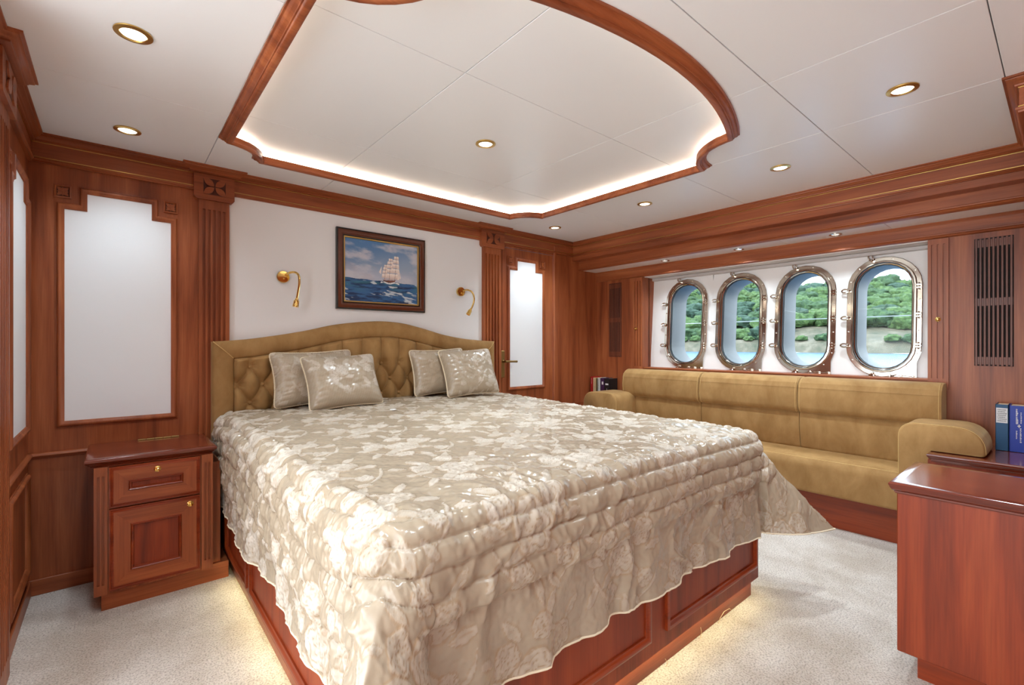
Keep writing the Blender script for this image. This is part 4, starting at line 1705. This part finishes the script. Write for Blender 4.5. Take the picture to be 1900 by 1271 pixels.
def rounded(pts, rr, n=5):
    """polygon with per-vertex fillets"""
    out = []
    m = len(pts)
    for i in range(m):
        p0, p1, p2 = (np.array(pts[(i + k) % m], float) for k in (-1, 0, 1))
        r = rr[i]
        if r <= 0:
            out.append(tuple(p1)); continue
        d1 = (p0 - p1) / np.linalg.norm(p0 - p1); d2 = (p2 - p1) / np.linalg.norm(p2 - p1)
        a, b = p1 + d1 * r, p1 + d2 * r
        for k in range(n + 1):
            t = k / n
            out.append(tuple((1 - t) ** 2 * a + 2 * t * (1 - t) * p1 + t * t * b))
    return out


seat_prof = rounded([(3.87, .222), (3.515, .222), (3.495, .445), (3.70, .472), (3.87, .472)], [0, .02, .06, .0, 0], 6)
extrude_y('seat', seat_prof, .50, 2.76, .03)
MB().tube([(3.512, y, .452) for y in np.linspace(.56, 2.7, 40)], .0016, 5).build('seat_seam', 'stitch', sofa)
cuts = [SY0, 1.232, 1.962, SY1]
roll = rounded([(3.845, .722), (3.675, .722), (3.648, .85), (3.690, .972), (3.845, .972)], [.01, .05, .09, .075, .02], 7)
low = rounded([(3.86, .46), (3.735, .46), (3.705, .60), (3.705, .735), (3.86, .735)], [0, .03, .05, .03, 0], 6)
for k in range(3):
    a, b_ = cuts[k] + .002, cuts[k + 1] - .002
    la = a if k else .60
    lb = b_ if k < 2 else 2.62
    bc = extrude_y('back_cushion', low, la, lb, .025)
    rl = extrude_y('back_roll', roll, a, b_, .03)
    for yy in (a + .012, b_ - .012):
        pr = np.array(roll)
        cpr = pr.mean(0)
        ln = [(cpr[0] + (p[0] - cpr[0]) * 1.006, yy, cpr[1] + (p[1] - cpr[1]) * 1.006) for p in roll if p[0] < 3.80]
        MB().tube(ln, .0013, 5).build('seam', 'stitch', rl)


def arm(y_in, y_out, lip):
    """arm pad: D-shaped front face across y, running back in x; its outer side rests on the shelf"""
    d = 1 if y_in > y_out else -1
    w = abs(y_in - y_out)
    pts = [(0, .47), (0, .765), (w, .765), (w, .6235), (.14, .6235), (.14, .47)]
    poly = rounded(pts, [.0, .085, .13, .012, .0, 0], 8)
    b = MB()
    xs_ = [3.400, 3.404, 3.415, 3.44, 3.55, 3.66, 3.72]
    sc = [.93, .975, .993, 1, 1, 1, 1]
    c = np.array((w / 2, .66))
    vs, fs = [], []
    n = len(poly)
    for x, s in zip(xs_, sc):
        for p in poly:
            q0 = c[0] + (p[0] - c[0]) * s
            q1 = p[1] if p[1] < .63 else c[1] + (p[1] - c[1]) * s
            vs.append((x, y_in - d * q0, q1))
    for i in range(len(xs_) - 1):
        for j in range(n):
            j2 = (j + 1) % n
            fs.append((i * n + j, i * n + j2, (i + 1) * n + j2, (i + 1) * n + j))
    fs.append(tuple(range(n)))
    fs.append(tuple((len(xs_) - 1) * n + j for j in range(n - 1, -1, -1)))
    b.add(vs, fs)
    a_ = b.build('arm_pad', 'velvet', sofa, angle=50)
    ln = [(3.4115, y_in - d * (c[0] + (p[0] - c[0]) * .996), c[1] + (p[1] - c[1]) * .998 if p[1] > .63 else p[1]) for p in poly[:20]]
    MB().tube(ln, .0015, 5).build('seam', 'stitch', a_)


arm(.628, .272, 1)
arm(2.60, 2.98, 1)


# ------------------------------------------------------------------ books
def book(label, x0, y0, y1, z0, h, d, mat, prints=(), group=None):
    """spine towards -x"""
    root = empty('book', (x0 + d / 2, (y0 + y1) / 2, z0))
    tag(root, label, 'book', group)
    c = MB()
    c.box(x0, x0 + d, y0, y0 + .003, z0, z0 + h, .0005)
    c.box(x0, x0 + d, y1 - .003, y1, z0, z0 + h, .0005)
    c.box(x0, x0 + .003, y0, y1, z0, z0 + h, .001)
    c.build('cover', mat, root, smooth=False)
    MB().box(x0 + .003, x0 + d - .004, y0 + .003, y1 - .003, z0 + .003, z0 + h - .005).build('pages', 'paper', root, smooth=False)
    for nm_, m_, rects in prints:
        b = MB()
        for (ya, yb, za, zb) in rects:
            b.box(x0 - .0006, x0 + .0005, y0 + (y1 - y0) * (1 - yb), y0 + (y1 - y0) * (1 - ya), z0 + h * za, z0 + h * zb)
        o_ = b.build(nm_, m_, root, smooth=False)
        if len(rects) > 1:
            o_['kind'] = 'stuff'
    return root


rng = random.Random(4)


def text_line(ya, yb, zc, zh, n):
    """row of small upright strokes standing for a line of print read across the spine"""
    out = []
    y = ya
    while y < yb:
        wd = rng.uniform(.012, .03)
        k = rng.uniform(.6, 1.0)
        out.append((y, min(y + wd, yb), zc - zh / 2, zc - zh / 2 + zh * k))
        y += wd + rng.uniform(.010, .024)
    return out


def text_down(yc, yh, za, zb):
    out = []
    z = zb
    while z > za:
        wd = rng.uniform(.010, .022)
        k = rng.uniform(.6, 1.0)
        out.append((yc - yh / 2, yc - yh / 2 + yh * k, z - wd, z))
        z -= wd + rng.uniform(.006, .014)
    return out


teal = book_mat('teal_blue_cloth', lin(30, 84, 124))
royal = book_mat('royal_blue_cloth', lin(40, 66, 168))
lab_lines = []
for k in range(7):
    lab_lines += text_line(.14 + .04 * (k % 2), .86 - .05 * ((k + 1) % 3), .885 - k * .040, .020, 6)
book('teal blue book with a white printed spine label on the corner shelf', 3.72, .212, .262, .621, .252, .14, teal,
     (('spine_label', 'white_print', [(.06, .94, .60, .925)]),), 'blue books on the corner shelf')
bk = [o for o in bpy.data.objects if o.name.startswith('book') and o.get('label', '').startswith('teal')][0]
tl = MB()
for ya, yb, za, zb in lab_lines:
    tl.box(3.7189, 3.7196, .212 + .05 * (1 - yb), .212 + .05 * (1 - ya), .621 + .252 * za, .621 + .252 * zb)
tl.build('lettering', 'dark_print', bk, smooth=False)['kind'] = 'stuff'
book('thick royal blue book with silver lettering on the corner shelf', 3.72, .140, .209, .621, .250, .15, royal,
     (('lettering', 'white_print', text_down(.42, .13, .62, .93) + text_down(.64, .07, .62, .86) + text_down(.62, .10, .22, .52) + text_down(.40, .08, .28, .46) + [(.50, .56, .53, .60), (.44, .62, .555, .575)]),), 'blue books on the corner shelf')
far = 'books in the far corner behind the sofa arm'
yb_ = 3.172
specs = [('slim red book at the left end of the far corner row', lin(176, 34, 30), .036, .255, [('lettering', 'white_print', text_down(.45, .12, .72, .95))]),
         ('cream book with dark lettering beside the red book', lin(226, 198, 152), .036, .245, [('lettering', 'dark_print', text_down(.6, .2, .1, .95))]),
         ('dark olive and tan book third from the left in the far corner row', lin(150, 128, 72), .022, .245, [('spine_band', 'dark_print', [(.5, .9, .3, .95)])]),
         ('white book with grey lettering between the tan and purple books', lin(206, 208, 204), .036, .247, [('lettering', 'dark_print', text_down(.3, .16, .05, .95))]),
         ('dark purple book beside the black book in the far corner', lin(66, 34, 74), .050, .247, [('lettering', 'white_print', text_down(.6, .16, .1, .42) + [(.35, .75, .74, .86)])]),
         ('thick black book with a white spine mark at the right end of the corner row', lin(30, 27, 28), .062, .245, [('lettering', 'white_print', [(.2, .8, .74, .80)] + text_down(.5, .12, .1, .6))])]
for i, (lb, col, th_, h, pr) in enumerate(specs):
    book(lb, 3.735, yb_ - th_ + .001, yb_ - .001, .6205, h, .13, book_mat('book_cloth_%d' % i, col), pr, far)
    yb_ -= th_

# ------------------------------------------------------------------ picture
pic = empty('painting', (1.477, YB - .004, 1.445))
tag(pic, 'framed oil painting of a white-sailed ship on a blue sea above the headboard', 'painting')
px0, px1, pz0, pz1 = 1.140, 1.813, 1.445, 1.997
wm = lambda s, t, h: (s, YB - .004 - h, t)
pth = [(px0, pz0), (px1, pz0), (px1, pz1), (px0, pz1)]
MB().sweep(pth, [(0, 0), (0, .022), (.006, .026), (.010, .024), (.010, 0)], wm, closed=True).build('frame_edge', 'black', pic, angle=50)
MB().sweep(pth, [(.010, .0), (.010, .024), (.022, .028), (.040, .022), (.044, .018), (.044, 0)], wm, closed=True).build('frame', 'frame_wood', pic, angle=50)
MB().sweep(pth, [(.044, 0), (.044, .020), (.050, .020), (.052, .014), (.052, 0)], wm, closed=True).build('frame_lip', 'black', pic, angle=50)
MB().sweep(pth, [(.052, 0), (.052, .017), (.058, .016), (.061, .010), (.061, 0)], wm, closed=True).build('gold_slip', 'gold', pic, angle=50)
nu, nvv = 330, 260
uu, vv = np.meshgrid(np.linspace(0, 1, nu), np.linspace(0, 1, nvv), indexing='ij')


def L3(r, g, b):
    return np.array(lin(r, g, b)[:3])


def mix(a, b, t):
    return a * (1 - t[..., None]) + b * t[..., None]


one = np.ones((nu, nvv, 3))
hor_ = .355 + .004 * np.sin(uu * 30) + .03 * (.5 - uu)
sky = mix(one * L3(150, 170, 196), one * L3(84, 128, 178), sstep(.45, 1.0, vv + .25 * (.5 - uu)))
cl = fbm(uu * 3.2 + .8 * vv, vv * 5.5, 12, 5)
sky = mix(sky, one * L3(206, 206, 214), sstep(.48, .70, cl) * .85)
sky = mix(sky, one * L3(186, 168, 176), sstep(.5, .65, fbm(uu * 4 + 9, vv * 7, 33, 4)) * sstep(.75, .4, vv) * .5)
sky = mix(sky, one * L3(196, 200, 214), sstep(.62, .40, vv) * .55)
wv = fbm(uu * 9 + 2 * vv, vv * 34, 51, 5)
sea_ = mix(one * L3(22, 50, 92), one * L3(56, 104, 156), sstep(.3, .65, wv))
sea_ = mix(sea_, one * L3(62, 130, 142), sstep(.45, .7, fbm(uu * 6, vv * 22, 77, 4)) * .5 * sstep(.05, .34, vv))
sea_ = mix(sea_, one * L3(214, 226, 232), sstep(.60, .72, fbm(uu * 8 + 3, vv * 26 + 5 * uu, 88, 5)) * .85)
col = np.where((vv > hor_)[..., None], sky, sea_)


def inpoly(poly):
    r = np.zeros((nu, nvv), bool)
    n = len(poly)
    for i in range(n):
        x1_, y1_ = poly[i]; x2_, y2_ = poly[(i + 1) % n]
        c_ = ((y1_ > vv) != (y2_ > vv))
        xint = (x2_ - x1_) * (vv - y1_) / (y2_ - y1_ + 1e-12) + x1_
        r ^= c_ & (uu < xint)
    return r


def paint(poly, c0, c1, axis=0):
    m = inpoly(poly)
    ys_ = [p[1] for p in poly]; xs_ = [p[0] for p in poly]
    t = (vv - min(ys_)) / (max(ys_) - min(ys_)) if axis else (uu - min(xs_)) / (max(xs_) - min(xs_))
    global col
    cc = mix(one * L3(*c0), one * L3(*c1), np.clip(t + .3 * (fbm(uu * 60, vv * 60, 5) - .5), 0, 1))
    col = np.where(m[..., None], cc, col)


def sail(x, y, w0, w1, h):
    paint([(x - w0 / 2, y), (x - w0 * .15, y + h * .12), (x + w0 / 2, y), (x + w1 / 2, y + h), (x - w1 / 2, y + h)], (206, 186, 180), (250, 240, 232), 1)


for x, y0_, ws, hs in ((.585, .40, (.125, .115, .10, .085, .06), (.10, .075, .065, .055, .05)), (.665, .40, (.13, .12, .11, .09, .07), (.10, .085, .08, .07, .06)), (.520, .41, (.07, .065, .055, .04), (.07, .06, .05, .045))):
    yy = y0_
    for k_, (w_, h__) in enumerate(zip(ws, hs)):
        sail(x + .006 * k_, yy, w_, w_ * .86, h__ * .94)
        yy += h__
    paint([(x - .002, .36), (x + .002, .36), (x + .030, yy + .02), (x + .027, yy + .02)], (110, 76, 66), (110, 76, 66))
paint([(.70, .40), (.725, .40), (.712, .72)], (230, 214, 206), (246, 236, 228))
paint([(.73, .41), (.752, .43), (.722, .62)], (222, 206, 200), (240, 230, 222))
paint([(.445, .50), (.475, .47), (.485, .60)], (226, 210, 204), (246, 236, 228))
paint([(.515, .345), (.655, .335), (.680, .395), (.655, .385), (.515, .375), (.498, .385)], (92, 56, 50), (140, 92, 80))
paint([(.512, .385), (.662, .392), (.664, .400), (.512, .394)], (196, 150, 130), (206, 170, 150))
foam = (np.abs(vv - (.335 + .01 * np.sin(uu * 40))) < .012) & (np.abs(uu - .60) < .13)
col = np.where((foam & (fbm(uu * 40, vv * 60, 3) > .4))[..., None], L3(228, 232, 234), col)
cP = np.stack([px0 + .058 + (px1 - px0 - .116) * uu, np.full_like(uu, YB - .004 - .0085), pz0 + .058 + (pz1 - pz0 - .116) * vv], 2)
np_grid('canvas', cP, 'paint', pic, {'paint': col}, smooth=False)

# ------------------------------------------------------------------ brass reading lamps


def reading_lamp(label, base, pts):
    r = empty('wall_lamp', base)
    tag(r, label, 'lamp', 'brass reading lamps on the white wall')
    b = Vector(base)
    MB().lathe([(0, 0), (.036, 0), (.037, .004), (.037, .018), (.034, .022), (0, .024)], b, (0, -1, 0), 28).build('wall_rose', 'brass', r)
    MB().lathe([(.006, 0), (.006, .004), (.003, .006)], b + Vector((0, -.024, -.012)), (0, -1, 0), 10).build('switch', 'brass', r)
    ps = [Vector(p) for p in pts]
    # smooth the arm
    dense = []
    for i in range(len(ps) - 1):
        p0 = ps[max(i - 1, 0)]; p1 = ps[i]; p2 = ps[i + 1]; p3 = ps[min(i + 2, len(ps) - 1)]
        for k in range(8):
            t = k / 8
            dense.append(.5 * ((2 * p1) + (-p0 + p2) * t + (2 * p0 - 5 * p1 + 4 * p2 - p3) * t * t + (-p0 + 3 * p1 - 3 * p2 + p3) * t ** 3))
    dense.append(ps[-1])
    MB().tube(dense, .0068, 10).build('flexible_arm', 'brass', r)
    end = ps[-1]; d = (ps[-1] - ps[-2]).normalized()
    MB().lathe([(.007, -.012), (.009, -.008), (.010, .0), (.016, .006), (.0165, .030), (.0175, .032), (.0175, .044), (.014, .044), (.012, .030), (0, .028)], end, d, 20).build('shade', 'brass', r)
    return r


reading_lamp('brass reading lamp left of the painting, arm bent straight down', (.809, YB - .004, 1.627),
             [(.822, YB - .026, 1.640), (.838, YB - .060, 1.652), (.858, YB - .100, 1.650), (.872, YB - .122, 1.628), (.874, YB - .126, 1.58), (.868, YB - .124, 1.53), (.860, YB - .122, 1.478)])
reading_lamp('brass reading lamp right of the painting, arm curling inward', (2.147, YB - .004, 1.632),
             [(2.160, YB - .026, 1.640), (2.180, YB - .055, 1.645), (2.205, YB - .085, 1.630), (2.217, YB - .100, 1.590), (2.212, YB - .105, 1.545), (2.195, YB - .105, 1.505), (2.180, YB - .104, 1.480)])

# ------------------------------------------------------------------ recessed downlights


def downlight(label, x, y, z, lit, group, r=.052, k=1.0):
    o = empty('downlight', (x, y, z))
    tag(o, label, 'downlight', group)
    MB().lathe([(r * .66, -.001), (r * .98, -.001), (r, .002), (r * .99, .004), (r * .72, .007), (r * .66, .004), (r * .62, -.004)], (x, y, z), (0, 0, -1), 36).build('trim_ring', 'gold' if lit else 'chrome', o, angle=50)
    MB().lathe([(0, .002), (r * .66, .002), (r * .66, .0028), (0, .0032)], (x, y, z), (0, 0, -1), 28).build('lens', 'lens' if lit else 'lens_off', o)
    if True:
        ld = bpy.data.lights.new('downlight_lamp', 'SPOT')
        ld.energy = DOWN_W * k if lit else DOWN_W * .36
        ld.color = (.80, .925, 1.0)
        ld.spot_size = math.radians(130)
        ld.spot_blend = 1.0
        ld.shadow_soft_size = .06
        lo = bpy.data.objects.new('downlight_lamp', ld)
        C.objects.link(lo)
        lo.parent = o
        lo.location = (0, 0, -.012)
    return o


gl = 'lit recessed ceiling downlights'
for lb, x, y, z in (('large lit brass downlight nearest the camera at the upper left of the ceiling', .047, 1.958, ZC),
                    ('lit brass downlight in the ceiling above the nightstand', .047, 2.857, ZC),
                    ('lit brass downlight in the middle of the raised ceiling tray', 1.4725, 1.955, 2.245),
                    ('lit downlight in the ceiling close to the partition, upper right', 2.378, .424, ZC),
                    ('lit downlight in the ceiling nearest the partition of the row beside the sofa beam', 2.897, 1.060, ZC),
                    ('lit downlight in the middle of the ceiling row beside the sofa beam', 2.897, 1.957, ZC),
                    ('lit downlight in the ceiling in front of the door', 2.895, 2.852, ZC),
                    ('added fill downlight in the ceiling on the left, out of view', .047, 1.060, ZC),  # outside the view, added to carry on the grid and give fill
                    ('added fill downlight in the ceiling behind the viewer on the left, unseen', .567, .424, ZC)):  # also added out of view for fill, mirrors the one by the partition
    downlight(lb, x, y, z, True, gl, k=.34 if (y > 2.8 and x < 1) else (.55 if y < 1.97 and x < 1 else (.7 if y > 2.8 else 1.0)))
gs = 'small downlights in the white soffit over the sofa'
for lb, y in (('small steel-rimmed downlight in the white soffit over the leftmost porthole', 2.321), ('small steel-rimmed downlight in the white soffit between the second and third portholes', 1.674), ('small steel-rimmed downlight in the white soffit over the right portholes', 1.025)):
    downlight(lb, 3.748, y, 1.953, False, gs, .038)

# ------------------------------------------------------------------ loose threads at the foot of the bed
for lb, pts in (('stiff pale thread sticking up from the carpet edge at the bed foot, middle of three', [(1.83, .972, 0), (1.828, .966, .03), (1.815, .963, .055)]),
                ('curled pale thread looping out by the bed foot, nearest the sofa', [(1.985, .974, 0), (1.975, .960, .035), (2.0, .955, .055), (2.05, .955, .05), (2.08, .962, .03)]),
                ('pale thread poking from under the bed foot, nearest the camera', [(1.575, .97, 0), (1.57, .962, .02), (1.548, .958, .045)])):
    o = MB().tube(pts, .0011, 5).build('loose_thread', 'thread', origin=pts[0])
    tag(o, lb, 'thread', 'loose threads under the bed')

# ------------------------------------------------------------------ outside
sea = MB().box(4.6, 900, -900, 1200, -1.0, -0.6).build('sea', 'sea', smooth=False)
tag(sea, 'pale blue rippled water outside the portholes', 'water', kind='structure')
nx_, ny_ = 40, 90
hxs = np.linspace(0, 1, nx_); hys = np.linspace(-120, 260, ny_)


def hill_z(t, y):
    top = 20.5 + 1.2 * np.sin(y * .14 + 2.2) + .135 * (y - 39)
    return -0.7 + 3.2 * sstep(0, .04, t) + (top - 2.5) * np.clip((t - .10) / .9, 0, 1) ** .85


T_, Yh = np.meshgrid(hxs, hys, indexing='ij')
Zh = hill_z(T_, Yh) + .8 * (fbm(T_ * 30, Yh * .2, 4) - .5)
Xh = 118 + T_ * 75 + 5 * np.sin(Yh * .05)
hill = np_grid('hillside', np.stack([Xh, Yh, Zh], 2), 'hill')
tag(hill, 'scrubby hillside with bare sandy bank across the water', 'hill', kind='structure')


def crown_mesh(name, seed, mat):
    bm = bmesh.new()
    bmesh.ops.create_icosphere(bm, subdivisions=4, radius=1.0)
    for v in bm.verts:
        p = v.co.copy()
        n1 = math.sin(p.x * 4.1 + seed) * math.sin(p.y * 3.7 + seed * 2) * math.sin(p.z * 4.3 + 1.3 * seed)
        n2 = math.sin(p.x * 9 + 2 * seed) * math.sin(p.y * 10 + seed) * math.sin(p.z * 8 + .7)
        n3 = math.sin(p.x * 21 + seed) * math.sin(p.y * 19) * math.sin(p.z * 23 + seed)
        k = 1 + .26 * n1 + .22 * abs(n2) + .12 * n3
        v.co = Vector((p.x * k * 1.05, p.y * k * 1.15, max(p.z, -.55) * k * .85 + .42))
    me = bpy.data.meshes.new(name)
    bm.to_mesh(me)
    bm.free()
    me.materials.append(M[mat])
    me.polygons.foreach_set('use_smooth', [True] * len(me.polygons))
    return me


crowns = [crown_mesh('tree_crown_a', 1.0, 'leaf0'), crown_mesh('tree_crown_b', 2.3, 'leaf1'), crown_mesh('tree_crown_c', 4.1, 'leaf2'), crown_mesh('tree_crown_d', 5.7, 'leaf1')]
rng = random.Random(11)
cnt = 0
for row in range(15):
    t = .045 + .95 * (row / 14) ** 1.05
    yv = -4 + rng.uniform(0, 4)
    while yv < 118:
        tt = t + rng.uniform(-.015, .015)
        bare = .06 < tt < .2 and (2 < yv < 46)
        s = rng.uniform(2.2, 3.8) * (.42 if tt < .07 else 1.0)
        keep = (not bare) and not (tt < .2 and rng.random() < .15)
        if keep and cnt < 290:
            z = float(hill_z(np.array(tt), np.array(yv)))
            x = 118 + tt * 75 + 5 * math.sin(yv * .05)
            ci = rng.choice((0, 1, 1, 2, 3))
            o = bpy.data.objects.new('hillside_tree', crowns[ci])
            o.location = (x, yv, z - .1)
            o.scale = (s, s, s * rng.uniform(.7, 1.0))
            o.rotation_euler = (0, 0, rng.uniform(0, 6.28))
            C.objects.link(o)
            hue = ('mid green', 'bright yellow-green', 'dark blue-green', 'light green')[ci]
            where = 'low on the shore by the water' if tt < .2 else ('on the skyline of the hill' if row > 12 else ('on the lower hillside' if row < 7 else 'high on the hillside'))
            tag(o, hue + ' rounded tree ' + where + ' beyond the portholes', 'tree', 'trees on the hillside across the water')
            cnt += 1
        yv += s * rng.uniform(1.5, 2.1) * (1.4 if tt < .07 else 1)
wire = MB().tube([(4.6, -6, 1.4235), (4.6, 10, 1.4235)], .004, 6).build('guard_wire', 'wire', origin=(4.6, 2, 1.4235))
tag(wire, 'thin white guard wire stretched outside past the portholes', 'wire')
